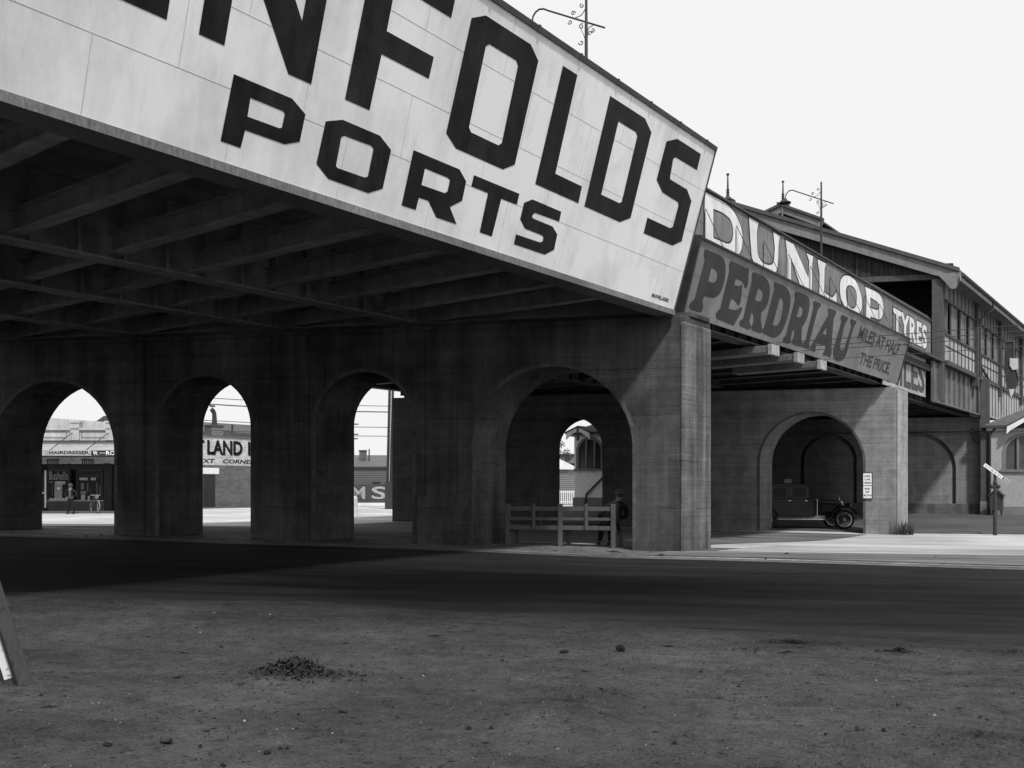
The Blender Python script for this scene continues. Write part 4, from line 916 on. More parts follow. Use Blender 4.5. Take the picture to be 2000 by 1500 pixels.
# ---------------------------------------------------------------- lamp standards on the bridge
def scroll(cx, cz, r, t0, turns, fn, m, rad=.011):
    m.tube([fn(cx + r * (1 - k / 16 * .75) * math.cos(t0 + turns * k), cz + r * (1 - k / 16 * .75) * math.sin(t0 + turns * k)) for k in range(17)], rad, 5)
def lamp(label, Y, zc, ztop):
    t = thing('lamp_standard', label, 'lamp standard', (-10.6, Y, 6.9), rotz=SKEW, group='lamp standards on the bridge parapet')
    b = -6.9
    m = MB(); m.lathe([(.045, 0), (.04, 2), (.034, zc + b), (.03, zc + b + .02), (.026, ztop + b - .1), (.035, ztop + b - .08), (.0, ztop + b)], n=8); m.obj('pole', M['iron'], t, local=True)
    z = zc + b
    fn = lambda x, h: (x, 0, z + h)
    m = MB(); sl = -.41
    m.tube([fn(.40, .40 * sl), fn(-.82, -.82 * sl), fn(-.92, .385), fn(-1.02, .385), fn(-1.10, .33), fn(-1.15, .25), fn(-1.17, .15), fn(-1.175, .08)], .019, 6); m.obj('arm', M['iron'], t, local=True)
    m = MB()
    for x, h, r, t0, tn in ((-.28, .22, .05, 0, .45), (-.09, .36, .05, 2, .4), (-.35, .04, .05, 3.6, .4), (-.10, -.08, .06, 1, .45), (.14, -.2, .045, 2, -.4), (.07, -.25, .05, 0, .4), (-.11, -.42, .06, 3.2, .35)): scroll(x, h, r, t0, tn, fn, m)
    m.tube([fn(-.02, .28), fn(-.1, .16), fn(-.24, .11)], .01, 5); m.tube([fn(.02, -.22), fn(.06, -.12), fn(.15, -.08)], .01, 5); m.tube([fn(-.02, -.38), fn(-.06, -.25), fn(-.12, -.12)], .007, 5)
    m.obj('scrollwork', M['iron'], t, local=True)
    m = MB(); m.lathe([(.02, .06), (.05, .05), (.06, .0), (.20, -.09), (.20, -.105), (.03, -.07)], fn(-1.175, .06), 16); m.obj('lamp_shade', M['iron'], t, local=True)
lamp('lamp standard rising behind the top edge of the big white sign', 16.53, 11.36, 12.6)
lamp('lamp standard farther along, in front of the station gable', 31.27, 11.24, 11.88)

# ---------------------------------------------------------------- tram wires
for k, (y, z, nx) in enumerate(((24.4, 5.42, 'nearest'), (26.35, 5.43, 'middle'), (28.3, 5.40, 'farthest'))):
    for j, (dy, dz) in enumerate(((0, 0), (.25, .16)) if k == 1 else ((0, 0),)):
        m = MB(); x0, y0 = -9.5, y + dy
        pts = [(x0 + t, y0 + t * .30, z + dz + .012 * t + .0016 * t * t) for t in (0, 3, 6, 10, 15, 22, 30)]
        m.tube(pts, .011, 5)
        lab = {0: 'thin tram wire leading from the nearest carrier box to the right', 1: ('lower of the two close tram wires from the middle carrier box', 'upper of the two close tram wires from the middle carrier box')[j], 2: 'thin tram wire leading from the farthest carrier box to the right'}[k]
        tag(m.obj('overhead_wire', M['iron']), lab, 'wire', 'tram wires right of the bridge')
# ---------------------------------------------------------------- motor car under the middle span
CS, SN = math.cos(math.radians(37.275)), math.sin(math.radians(37.275))
def site(r, d):           # r metres to the right and d metres ahead of the standpoint
    return (r * CS - d * SN, r * SN + d * CS)
ca = math.radians(36)
cx, cy = -13.08, 37.08
car = thing('motor_car', 'black 1920s saloon car with wooden spoked wheels parked under the bridge', 'car', (cx - .7 * math.sin(ca), cy + .7 * math.cos(ca), gxy(cx, cy) + .035), rotz=ca)
XF, XR, YN = 1.42, -1.77, .72
def cyl(m, x, z, y0, y1, r0, r1=None, n=28):
    m.tube([(x, y0, z), (x, y1, z)], [r0, r1 if r1 else r0], n); return m
def wheel(x, sy):
    y = sy * YN; s = 1 if sy > 0 else -1
    m = MB(); pr = [(.300, -.05), (.34, -.075), (.38, -.065), (.40, -.03), (.403, 0), (.40, .03), (.38, .065), (.34, .075), (.300, .05)]
    n = 32; base = 0
    for k in range(n):
        t = 2 * PI * k / n
        for r, dy in pr: m.v.append((x + r * math.cos(t), y + dy, .403 + r * math.sin(t)))
    L = len(pr)
    for k in range(n):
        for j in range(L): m.f.append((k * L + j, k * L + (j + 1) % L, ((k + 1) % n) * L + (j + 1) % L, ((k + 1) % n) * L + j))
    w = m.obj('wheel', M['rubber'], car, smooth=True, local=True)
    m = MB(); n = 32
    for k in range(n):
        t = 2 * PI * k / n
        for r, dy in ((.265, -.045), (.302, -.06), (.302, .06), (.265, .045)): m.v.append((x + r * math.cos(t), y + dy, .403 + r * math.sin(t)))
    for k in range(n):
        for j in range(4): m.f.append((k * 4 + j, k * 4 + (j + 1) % 4, ((k + 1) % n) * 4 + (j + 1) % 4, ((k + 1) % n) * 4 + j))
    m.obj('rim', M['nickel'], w, local=True)
    m = MB()
    for k in range(12):
        t = 2 * PI * k / 12; m.tube([(x + .06 * math.cos(t), y, .403 + .06 * math.sin(t)), (x + .27 * math.cos(t), y, .403 + .27 * math.sin(t))], [.022, .016], 6)
    m.obj('spokes', M['trim_mid'], w, local=True)
    m = MB(); cyl(m, x, .403, y - .08, y + .08, .07, .05, 16); m.obj('hub', M['nickel'], w, local=True)
for x in (XF, XR):
    for s in (-1, 1): wheel(x, s)
def loft(m, secs):
    """closed cross sections (lists of points) joined one after the other"""
    base = len(m.v); n = len(secs[0])
    for sct in secs: m.v += sct
    for i in range(len(secs) - 1):
        for k in range(n): m.f.append((base + i * n + k, base + i * n + (k + 1) % n, base + (i + 1) * n + (k + 1) % n, base + (i + 1) * n + k))
    m.f.append(tuple(base + k for k in range(n))[::-1]); m.f.append(tuple(base + (len(secs) - 1) * n + k for k in range(n)))
def rsec(x, hw, z0, z1, cr, taper=0):   # rounded box section at x
    pts = []
    for cxx, czz, t0 in ((hw - cr - taper, z1 - cr, 0), (-hw + cr + taper, z1 - cr, PI / 2), (-hw + .04, z0 + .04, PI), (hw - .04, z0 + .04, 1.5 * PI)):
        r = cr if czz > (z0 + z1) / 2 else .04
        for k in range(5): t = t0 + PI / 2 * k / 4; pts.append((x, cxx + r * math.cos(t), czz + r * math.sin(t)))
    return pts
m = MB(); loft(m, [rsec(-2.32, .55, .62, 1.16, .12), rsec(-2.2, .64, .55, 1.24, .1), rsec(-1.6, .70, .52, 1.27, .06), rsec(-.3, .71, .52, 1.27, .05), rsec(.18, .66, .52, 1.26, .06), rsec(.38, .58, .52, 1.24, .1)]); body = m.obj('body', M['black_paint'], car, smooth=False, bevel=.01, local=True)
m = MB(); loft(m, [rsec(.381, .57, .55, 1.235, .16), rsec(.9, .47, .55, 1.20, .17), rsec(1.42, .36, .55, 1.165, .17)]); m.obj('bonnet', M['black_paint'], car, local=True)
m = MB(); m.box(.37, .385, -.60, .60, .56, 1.245); loft(m, [rsec(1.421, .375, .52, 1.185, .17), rsec(1.50, .37, .52, 1.175, .17)]); rad = m.obj('radiator', M['nickel'], car, local=True)
m = MB(); m.box(1.502, 1.51, -.30, .30, .58, 1.08); m.obj('core', M['iron'], rad, local=True)
m = MB(); m.lathe([(.03, 0), (.03, .04), (.012, .05), (.035, .10), (.0, .14)], (1.46, 0, 1.18), 10); m.obj('cap', M['nickel'], rad, local=True)
m = MB(); z = .72
for k in range(14): m.box(.62 + k * .045, .64 + k * .045, -.535 + k * .0085, -.515 + k * .0085, .72, .98)
m.obj('bonnet_louvres', M['iron'], car, local=True)
# cabin: pillars, roof, windows
def pil(x0, x1, s): return MB().box(x0, x1, s * .66 - .025, s * .66 + .025, 1.27, 1.74)
for s in (-1, 1):
    for x0, x1 in ((-.06, .02), (-.86, -.70), (-1.55, -1.47), (-2.2, -2.08)): pil(x0, x1, s).obj('pillar', M['black_paint'], car, local=True)
    for x0, x1 in ((-.70, -.06), (-1.47, -.86)):
        fr = MB()
        for p in ((x0, x1, 1.27, 1.305), (x0, x1, 1.715, 1.745), (x0, x0 + .035, 1.306, 1.714), (x1 - .035, x1, 1.306, 1.714)): fr.box(p[0], p[1], s * .69 - .012, s * .69 + .012, p[2], p[3])
        wf = fr.obj('window', M['trim_mid'], car, local=True)
        MB().box(x0 + .036, x1 - .036, s * .68 - .003, s * .68 + .003, 1.306, 1.714).obj('pane', M['car_glass'], wf, local=True)
    MB().box(-2.1, -1.55, s * .66 - .02, s * .66 + .02, 1.27, 1.74).obj('rear_quarter', M['black_paint'], car, local=True)
MB().box(-2.22, -2.18, -.6, .6, 1.2, 1.75).obj('back_panel', M['black_paint'], car, local=True)
m = MB(); m.box(-.02, .0, -.62, .62, 1.28, 1.74); m.obj('windscreen', M['car_glass'], car, local=True)
m = MB(); loft(m, [rsec(-2.3, .60, 1.70, 1.78, .03), rsec(-2.1, .70, 1.745, 1.85, .04), rsec(-1.2, .72, 1.745, 1.875, .05), rsec(-.1, .71, 1.745, 1.84, .04), rsec(.04, .68, 1.745, 1.80, .02)]); m.obj('roof', M['black_paint'], car, local=True)
m = MB(); m.hexa([(.03, -.6, 1.70), (.24, -.55, 1.655), (.24, .55, 1.655), (.03, .6, 1.70), (.03, -.6, 1.745), (.24, -.55, 1.67), (.24, .55, 1.67), (.03, .6, 1.745)]); m.obj('visor', M['black_paint'], car, local=True)
# wings, running boards
def wing(x, s, r, t0, t1, tail=None):
    m = MB(); y0, y1 = s * .56, s * .86; pts = []
    for k in range(15): t = t0 + (t1 - t0) * k / 14; pts.append((x + r * 1.06 * math.cos(t), .40 + r * math.sin(t)))
    if tail: pts = tail + pts if tail[0][0] < x else pts + tail
    secs = []
    for px, pz in pts: secs.append([(px, y0, pz - .015), (px, (y0 + y1) / 2, pz + .035), (px, y1, pz - .01), (px, y1, pz - .06), (px, y1 - s * .01, pz - .06), (px, (y0 + y1) / 2, pz + .02), (px, y0, pz - .03)])
    loft(m, secs); return m.obj('wing', M['black_paint'], car, smooth=False, local=True)
for s in (-1, 1):
    wing(XF, s, .545, PI - .35, .45, tail=[(.55, .42), (.72, .44), (.83, .50)])
    wing(XR, s, .545, PI + .1, .28)
    m = MB(); m.box(-1.28, .62, min(s * .60, s * .84), max(s * .60, s * .84), .40, .435); m.obj('running_board', M['zinc'], car, local=True)
    m = MB(); m.box(-1.25, .7, s * .60 - .01, s * .60 + .01, .436, .56); m.obj('valance', M['steel_mid'], car, local=True)
    m = MB(); m.tube([(1.56, s * .44, .98), (1.62, s * .44, .98), (1.74, s * .44, .98)], [.04, .10, .115], 16); hl = m.obj('headlamp', M['black_paint'], car, local=True)
    m = MB(); m.tube([(1.741, s * .44, .98), (1.76, s * .44, .98)], [.115, .09], 16); m.obj('lens', M['nickel'], hl, local=True)
    for hx in (-.82, -.16): MB().box(hx, hx + .1, s * .725 - .012, s * .725 + .012, 1.16, 1.185).obj('door_handle', M['nickel'], car, local=True)
m = MB(); m.tube([(1.98, -.78, .47), (2.03, -.4, .47), (2.04, 0, .47), (2.03, .4, .47), (1.98, .78, .47)], .045, 8); m.tube([(1.98, -.78, .56), (2.0, 0, .56), (1.98, .78, .56)], .02, 6); m.obj('bumper', M['nickel'], car, local=True)
m = MB()
for s in (-1, 1): m.box(-2.3, 1.95, s * .42 - .03, s * .42 + .03, .42, .52)
m.tube([(XF, -.7, .40), (XF, .7, .40)], .035, 8); m.tube([(XR, -.7, .40), (XR, .7, .40)], .05, 8); m.obj('chassis', M['iron'], car, local=True)
tag(MB().box(-20.38, -20.02, B3 - .03, B3 + .04, 1.68, 1.9, P).obj('notice_plate', M['zinc']), 'small grey plate on the far wall above the parked car', 'plate')

# ---------------------------------------------------------------- people
def skin_mesh(verts, edges, radii, root=0, levels=2):
    me = bpy.data.meshes.new('s'); me.from_pydata(verts, edges, []); ob = bpy.data.objects.new('s', me); col.objects.link(ob)
    ob.modifiers.new('skin', 'SKIN'); ss = ob.modifiers.new('sub', 'SUBSURF'); ss.levels = levels; ss.render_levels = levels
    sv = me.skin_vertices[0].data
    for i, r in enumerate(radii):
        sv[i].radius = (r, r) if not isinstance(r, tuple) else r; sv[i].use_root = (i == root); sv[i].use_loose = False
    dg = bpy.context.evaluated_depsgraph_get(); dg.update()
    out = bpy.data.meshes.new_from_object(ob.evaluated_get(dg)); bpy.data.objects.remove(ob)
    vs = [tuple(v.co) for v in out.vertices]; fs = [tuple(p.vertices) for p in out.polygons]; bpy.data.meshes.remove(out)
    return vs, fs
def chain(name, joints, mat, parent, levels=1):
    """joints: list of chains [(point, radius), ...] grown as one skin each, joined in one mesh"""
    m = MB()
    for ch in joints:
        v = [p for p, r in ch]; vs, fs = skin_mesh(v, [(i, i + 1) for i in range(len(v) - 1)], [r for p, r in ch], 0, levels); m.add(vs, fs)
    return m.obj(name, M[mat], parent, smooth=True, local=True)
def hand(p, d, side):
    """a small palm with five separate curled fingers"""
    p = Vector(p); d = Vector(d).normalized(); s = d.cross(Vector((0, 0, 1)));  s = (s if s.length > .1 else Vector((1, 0, 0))).normalized(); n = s.cross(d)
    out = [[(tuple(p), .026), (tuple(p + d * .045), (.038, .018)), (tuple(p + d * .085), (.036, .016))]]
    for k, L in enumerate((.07, .08, .075, .058)):
        b = p + d * .085 + s * (.027 - .018 * k); out.append([(tuple(b), .0085), (tuple(b + d * L * .5 - n * .008), .008), (tuple(b + d * L * .85 - n * .028), .0065)])
    b = p + d * .03 + s * .03 * side; out.append([(tuple(b), .011), (tuple(b + d * .035 + s * .022 * side), .010), (tuple(b + d * .062 + s * .026 * side), .008)])
    return out
def person(label, loc, rotz, J, scale=1., cap=False, group=None):
    t = thing('person', label, 'person', loc, rotz=rotz, group=group); t.scale = (scale,) * 3
    V = []; R = []; idx = {}
    def v(n, p, r): idx[n] = len(V); V.append(p); R.append(r)
    for n, (p, r) in J['body'].items(): v(n, p, r)
    E_ = [(idx[a], idx[b]) for a, b in J['edges']]
    vs, fs = skin_mesh(V, E_, R, idx['pelvis'], 2)
    m = MB(); m.add(vs, fs); body = m.obj('body', M['suit'], t, smooth=True, local=True)
    me = body.data
    for k in ('skin', 'vest', 'shirt'): me.materials.append(M[k])
    hz = J['collar']
    for p in me.polygons:
        c = p.center
        if c.z > hz and abs(c.x - J['body']['head'][0][0]) < .2: p.material_index = 1
        elif J.get('vest') and abs(c.x) < .07 and c.y < -.06 and J['waist'] < c.z < hz: p.material_index = 2 if c.z < hz - .12 else 3
    hd = Vector(J['body']['head'][0]); f = Vector(J['face']).normalized(); sd_ = f.cross(Vector((0, 0, 1))).normalized()
    m = MB(); 
    for s in (-1, 1): q = hd + sd_ * .085 * s; m.ell(tuple(q), (.02, .02, .035), 8, 6)
    m.ell(tuple(hd + f * .105 + Vector((0, 0, -.01))), (.018, .018, .026), 8, 6); m.obj('ears_and_nose', M['skin'], t, smooth=True, local=True)
    m = MB()
    for s in (-1, 1): m.ell(tuple(hd + f * .088 + sd_ * .033 * s + Vector((0, 0, .012))), (.013, .013, .009), 8, 5)
    q = hd + f * .092 + Vector((0, 0, -.055)); m.ell(tuple(q), (.024, .012, .006), 8, 5); m.obj('eyes_and_mouth', M['suit'], t, local=True)
    m = MB(); m.ell(tuple(hd - f * .02 + Vector((0, 0, .035))), (.096, .098, .082), 14, 8); m.obj('hair', M['iron'], t, smooth=True, local=True)
    m = MB(); b = hd + Vector((0, 0, .065))
    m.lathe([(.155 if not cap else .11, 0), (.15 if not cap else .112, .012), (.10, .02), (.098, .07), (.085, .105), (.04, .11), (0, .10)], tuple(b), 18); m.obj('hat', M['hat'], t, smooth=True, local=True)
    if J.get('hands'):
        ch = []
        for p, d, s in J['hands']: ch += hand(p, d, s)
        chain('hands', ch, 'skin', t)
    m = MB()
    for p, d in J['shoes']:
        p = Vector(p); d = Vector(d).normalized(); a = math.atan2(d.y, d.x)
        m.ell((p.x + d.x * .07, p.y + d.y * .07, p.z + .035), (.13 if abs(d.x) > .6 else .055, .13 if abs(d.y) > .6 else .055, .04), 12, 6)
    m.obj('shoes', M['black_paint'], t, smooth=True, local=True)
    return t
# man by the shops, hands on hips, facing the viewer (local -y is towards the viewer)
J = dict(body={'pelvis': ((0, 0, .92), (.15, .11)), 'waist': ((0, 0, 1.06), (.15, .105)), 'chest': ((0, 0, 1.28), (.175, .12)), 'neckb': ((0, 0, 1.43), (.12, .09)), 'neck': ((0, -.01, 1.50), .055), 'head': ((0, -.02, 1.60), (.08, .095)), 'crown': ((0, -.02, 1.68), (.06, .07)),
  'hl': ((-.10, 0, .84), .10), 'kl': ((-.14, -.01, .48), .072), 'al': ((-.17, .02, .09), .055), 'hr': ((.10, 0, .84), .10), 'kr': ((.15, -.01, .48), .072), 'ar': ((.19, .02, .09), .055),
  'sl': ((-.18, 0, 1.38), .07), 'el': ((-.34, .02, 1.16), .055), 'wl': ((-.19, -.08, 1.00), .04), 'sr': ((.18, 0, 1.38), .07), 'er': ((.35, .02, 1.16), .055), 'wr': ((.19, -.08, 1.00), .04)},
  edges=[('pelvis', 'waist'), ('waist', 'chest'), ('chest', 'neckb'), ('neckb', 'neck'), ('neck', 'head'), ('head', 'crown'), ('pelvis', 'hl'), ('hl', 'kl'), ('kl', 'al'), ('pelvis', 'hr'), ('hr', 'kr'), ('kr', 'ar'), ('neckb', 'sl'), ('sl', 'el'), ('el', 'wl'), ('neckb', 'sr'), ('sr', 'er'), ('er', 'wr')],
  collar=1.49, waist=.95, vest=True, face=(0, -1, 0), hands=[((-.19, -.08, 1.0), (.5, -.3, -.5), 1), ((.19, -.08, 1.0), (-.5, -.3, -.5), -1)], shoes=[((-.17, -.0, 0), (0, -1, 0)), ((.19, -.0, 0), (0, -1, 0))])
px, py = site((138 - 1000) / 1800 * 49.6, 49.6)
person('man in dark suit and waistcoat standing with hands on hips outside the shops', (px, py, gxy(px, py) + .0), math.radians(37.3), J, .93)
# seated figure on the bench, seen from behind, leaning to the right, legs crossed towards the left
J2 = dict(body={'pelvis': ((0, 0, .56), (.16, .13)), 'waist': ((.02, -.02, .72), (.17, .13)), 'chest': ((.05, -.03, .95), (.20, .14)), 'neckb': ((.09, 0, 1.10), (.14, .10)), 'neck': ((.13, .03, 1.18), .055), 'head': ((.15, .06, 1.29), (.08, .095)), 'crown': ((.155, .06, 1.37), (.06, .07)),
  'hl': ((-.10, .05, .55), .11), 'kl': ((-.22, .46, .58), .085), 'al': ((-.28, .44, .12), .06), 'hr': ((.10, .05, .55), .11), 'kr': ((.02, .48, .57), .085), 'ar': ((-.02, .40, .12), .06),
  'sl': ((-.15, 0, 1.04), .08), 'el': ((-.36, .10, .80), .065), 'wl': ((-.18, .33, .72), .045), 'sr': ((.30, 0, 1.02), .08), 'er': ((.36, .16, .78), .065), 'wr': ((.12, .36, .70), .045)},
  edges=J['edges'], collar=1.175, waist=.7, face=(-.35, .9, 0), hands=[((-.18, .33, .72), (.6, .5, -.2), 1), ((.12, .36, .70), (-.6, .4, -.1), -1)], shoes=[((-.29, .44, .04), (-.2, .95, 0)), ((-.03, .42, .04), (-.2, .95, 0))])
bx, by = xy(-12.68, B1 + .86)
person('person in dark coat and felt hat sitting on the bench in the arch', (bx, by - .0, gxy(bx, by) + .0), SKEW + .3, J2, .96)

# ---------------------------------------------------------------- bench in the fourth arch
BB = B1 + .62
bn = thing('bench', 'long dark timber bench with open railed back, standing in the fourth arch', 'bench', P(-13.85, BB, gz(-13.85, BB)), rotz=SKEW)
def bb(name, x0, x1, y0, y1, z0, z1): return MB().box(x0, x1, y0, y1, z0, z1).obj(name, M['wood_grey'], bn, local=True, bevel=.008)
for x in (-1.30, 0, 1.28):
    bb('post', x - .055, x + .055, -.05, .05, -.15, 1.03); bb('leg', x + .08, x + .18, .42, .52, -.15, .44)
    bb('seat_bearer', x - .02, x + .06, .051, .52, .34, .42)
for x in (-.65, .64): bb('slat', x - .04, x + .04, -.062, -.011, .40, 1.03)
bb('top_rail', -1.34, 1.34, -.01, .035, .86, .965); bb('middle_rail', -1.34, 1.34, -.01, .035, .63, .70); bb('lower_rail', -1.34, 1.34, -.01, .035, .40, .50)
bb('seat', -1.34, 1.34, .06, .56, .441, .48)

# ---------------------------------------------------------------- shops seen through the first arch
def at(u, d): return (u - 1000) / 1800 * d
D = 53.8; kx = D / 1800
sx, sy = site(at(150, D), D)
sh = thing('shop_building', 'pale parapeted shop row with a hairdresser awning sign, seen through the first arch', 'shop', (sx, sy, .10), rotz=math.radians(37.275))
def sb_(name, u0, u1, v0, v1, y0, y1, mat, par=None, bevel=0):
    return MB().box((u0 - 150) * kx, (u1 - 150) * kx, y0, y1, (997 - v1) * kx, (997 - v0) * kx).obj(name, M[mat], par or sh, local=True, bevel=bevel)
sb_('wall', -20, 262, 838, 906, 0, .3, 'cream'); sb_('side_wall', -20, -12, 840, 1005, .301, 9, 'cream'); sb_('rear_wall', -20, 262, 840, 1005, 9, 9.2, 'cream')
sb_('lower_wall', -20, 262, 906, 1010, .9, 1.1, 'shopdark')
sb_('cornice', -20, 262, 836, 840, -.12, .32, 'cream'); sb_('string_course', -20, 262, 860.5, 863.5, -.10, -.001, 'trim_mid'); sb_('lower_course', -20, 262, 868, 871, -.05, -.001, 'cream')
for u in (-20, 62, 139, 208):
    sb_('pilaster', u, u + 17, 826, 860, -.12, .34, 'cream'); sb_('pilaster_cap', u - 2, u + 19, 822.5, 826, -.18, .40, 'cream')
for u in (0, 82, 159):
    pn = MB()
    for a_, b_, c_, d_ in ((u, u + 48, 843, 844), (u, u + 48, 854, 855), (u, u + 1, 844, 854), (u + 47, u + 48, 844, 854)): pn.box((a_ - 150) * kx, (b_ - 150) * kx, -.03, -.001, (997 - d_) * kx, (997 - c_) * kx)
    pn.obj('parapet_panel', M['timber_paint'], sh, local=True)
rf = MB(); rf.prism([(-20, 838), (-20, 806), (60, 812), (210, 823), (262, 829), (262, 838)], lambda u, v: ((u - 150) * kx, 1.2, (997 - v) * kx), lambda u, v: ((u - 150) * kx, 8, (997 - v) * kx)); rf.obj('roof', M['pale_iron'], sh, local=True)
aw = MB(); x0, x1 = (-20 - 150) * kx, (262 - 150) * kx; zt, zl = (997 - 871) * kx, (997 - 883.5) * kx
aw.hexa([(x0, -2.6, zl), (x1, -2.6, zl), (x1, -.01, zt), (x0, -.01, zt), (x0, -2.6, zl + .03), (x1, -2.6, zl + .03), (x1, -.01, zt + .03), (x0, -.01, zt + .03)]); aw.obj('awning', M['corr_awning'], sh, local=True)
FD = D - 2.66
fa = sb_('awning_fascia', -20, 262, 883.3, 893, -2.66, -2.605, 'panel_light')
# the fascia stands 2.6 m nearer, so its lettering is laid out at the same scale on its face
def ft(name, tx, u0, u1, v0, v1, mat, y=-2.665, par=fa, bold=.03):
    m = MB()
    if y < -2: u0, u1 = [1000 + (u - 1000) * FD / D for u in (u0, u1)]
    text(m, tx, lambda x, z: (x, y, z), (u0 - 150) * kx, (u1 - 150) * kx, (997 - v1) * kx, (997 - v0) * kx, bold); return m.obj(name, M[mat], par, local=True)
sb_('name_panel', 1000 + (178 - 1000) * FD / D, 261, 883.6, 892.7, -2.664, -2.661, 'sign_black', fa)
ft('lettering', 'HAIRDRESSER,', 96, 176, 884.6, 891.6, 'sign_black'); ft('lettering', 'W.', 181.5, 192, 884.4, 891.8, 'white', y=-2.668); ft('lettering', 'ROY', 207, 234, 884.4, 891.8, 'white', y=-2.668); ft('small_lettering', 'IIIII', 194.5, 204.5, 886.5, 890, 'panel_light', y=-2.668); 
sb_('soffit', -20, 262, 893.5, 901, -.9, .89, 'panel_light')
for u in (108, 175, 240):
    g = MB()
    for k in range(6): g.box((u + k * 4 - 150) * kx, (u + k * 4 + 1.6 - 150) * kx, -.95, -.9, (997 - 908) * kx, (997 - 897) * kx)
    g.obj('fretwork', M['shopdark'], sh, local=True)
for ux, uf in ((70, 22), (143, 97), (213, 168)):
    r = MB(); r.tube([((ux - 150) * kx, -.13, (997 - 846) * kx), ((150 + (uf - 1000) * FD / D + 850 - 150) * kx, -2.6, (997 - 882) * kx)], .022, 6); r.obj('tie_rod', M['iron'], sh, local=True)
def window(u0, u1, v0=918, v1=978):
    f = MB()
    for a_, b_, c_, d_ in ((u0, u1, v0, v0 + 1.5), (u0, u1, v1 - 1, v1), (u0, u0 + 1.2, v0 + 1.5, v1 - 1), (u1 - 1.2, u1, v0 + 1.5, v1 - 1)): f.box((a_ - 150) * kx, (b_ - 150) * kx, .0, .08, (997 - d_) * kx, (997 - c_) * kx)
    w_ = f.obj('shop_window', M['trim_mid'], sh, local=True)
    sb_('pane', u0 + 1.3, u1 - 1.3, v0 + 1.6, v1 - 1.1, .05, .06, 'car_glass', w_); return w_
sb_('stall_board', 93, 203, 979, 1003, -.02, .2, 'brick_dark'); sb_('sill', 93, 203, 977, 979, -.06, .2, 'panel_light')
w1 = window(93, 134); w2 = window(150, 200)
ft('tea_lettering', 'Bushells', 96, 132, 921, 937, 'panel_light', .02, w1, -.005); ft('lettering', 'SANDWICHES', 96, 133, 973, 976.6, 'white', .02, w1)
sb_('card', 111, 116, 952, 956.5, .015, .02, 'white', w1)
for u0, u1, v0, v1, mt in ((95, 104, 941, 943, 'timber_paint'), (107, 127, 940, 946, 'panel_light'), (101, 103, 947, 969, 'trim_mid'), (106, 121, 946, 973, 'steel')): sb_('display', u0, u1, v0, v1, .025, .03, mt, w1)
ft('lettering', 'TOBACCONIST', 157, 196, 927, 931, 'trim_mid', .02, w2)
for u0, u1, v0, v1, mt in ((155, 171, 933, 938, 'panel_light'), (177, 187, 933, 938, 'panel_light'), (158, 163, 944, 956, 'timber_paint'), (170, 172, 944, 960, 'panel_mid'), (157, 168, 959, 966, 'panel_mid'), (188, 190, 944, 972, 'stock'), (193, 197, 949, 968, 'trim_mid'), (158, 166, 967, 977, 'sign_pale'), (171, 175, 969, 977, 'panel_light'), (181, 187, 970, 977, 'stock'), (176, 178, 956, 966, 'trim_mid')): sb_('display', u0, u1, v0, v1, .02, .035, mt, w2)
sb_('door_frame', 88.6, 91.2, 919, 992, -.1, .0, 'white'); sb_('door_rail', 82, 91, 961.5, 964, -.1, -.02, 'white'); sb_('door', 60, 88, 925, 1000, .1, .15, 'shopdark'); sb_('doorway', 136, 149, 915, 1000, .6, .65, 'shopdark'); sb_('pier', 203, 216, 905, 1003, -.02, .2, 'shopdark'); sb_('pier', 134, 136.5, 905, 1003, -.02, .2, 'shopdark'); sb_('transom', 93, 203, 906, 917.5, .0, .1, 'shopdark')
window(20, 60)
# its footpath
m = MB(); n = 14
for k in range(n): 
    x0_, x1_ = -20 + 40. * k / n - 16, -20 + 40. * (k + 1) / n - 16
    m.box(x0_, x1_ - .0, -3.4, 1., -.5, -.02)
fp = m.obj('footpath', M['paving'], sh, local=True); fp.parent = None; fp.location = sh.location; fp.rotation_euler = sh.rotation_euler; tag(fp, kind='structure')

# bicycle leaning before the shops
bk = thing('bicycle', 'old bicycle with a pale bag on its handlebars, standing outside the shops', 'bicycle', (*site(at(184, 50.6), 50.6), gxy(*site(at(184, 50.6), 50.6))), rotz=math.radians(37.3 - 48))
def bw(x):
    m = MB(); m.tube([(x + .33 * math.cos(2 * PI * k / 24), 0, .35 + .33 * math.sin(2 * PI * k / 24)) for k in range(25)], .018, 6); w_ = m.obj('wheel', M['rubber'], bk, local=True)
    m = MB()
    for k in range(12): t = 2 * PI * k / 12; m.tube([(x, 0, .35), (x + .32 * math.cos(t), 0, .35 + .32 * math.sin(t))], .004, 3)
    m.obj('spokes', M['nickel'], w_, local=True)
bw(-.55); bw(.55)
def bt(name, pts, r, mat='iron'): m = MB(); m.tube(pts, r, 6); return m.obj(name, M[mat], bk, local=True)
bt('frame', [(-.55, 0, .35), (-.1, 0, .32), (.36, 0, .78), (-.16, 0, .82), (-.1, 0, .32)], .016); bt('seat_stay', [(-.55, 0, .35), (-.16, 0, .82), (-.18, 0, .95)], .012); bt('fork', [(.55, 0, .35), (.38, 0, .72), (.33, 0, .98)], .014)
bt('handlebar', [(.18, -.26, .98), (.32, -.2, 1.02), (.34, 0, 1.0), (.32, .2, 1.02), (.18, .26, .98)], .013, 'nickel')
m = MB(); m.ell((-.19, 0, .98), (.13, .07, .035), 12, 6); m.obj('saddle', M['suit'], bk, smooth=True, local=True)
m = MB(); m.ell((.44, 0, .90), (.08, .10, .13), 12, 8); m.obj('bag', M['timber_paint'], bk, smooth=True, local=True)
m = MB(); m.tube([(.55 + .37 * math.cos(t), 0, .35 + .37 * math.sin(t)) for t in [-.4 + .3 * k for k in range(9)]], .02, 5); m.obj('mudguard', M['zinc'], bk, local=True)

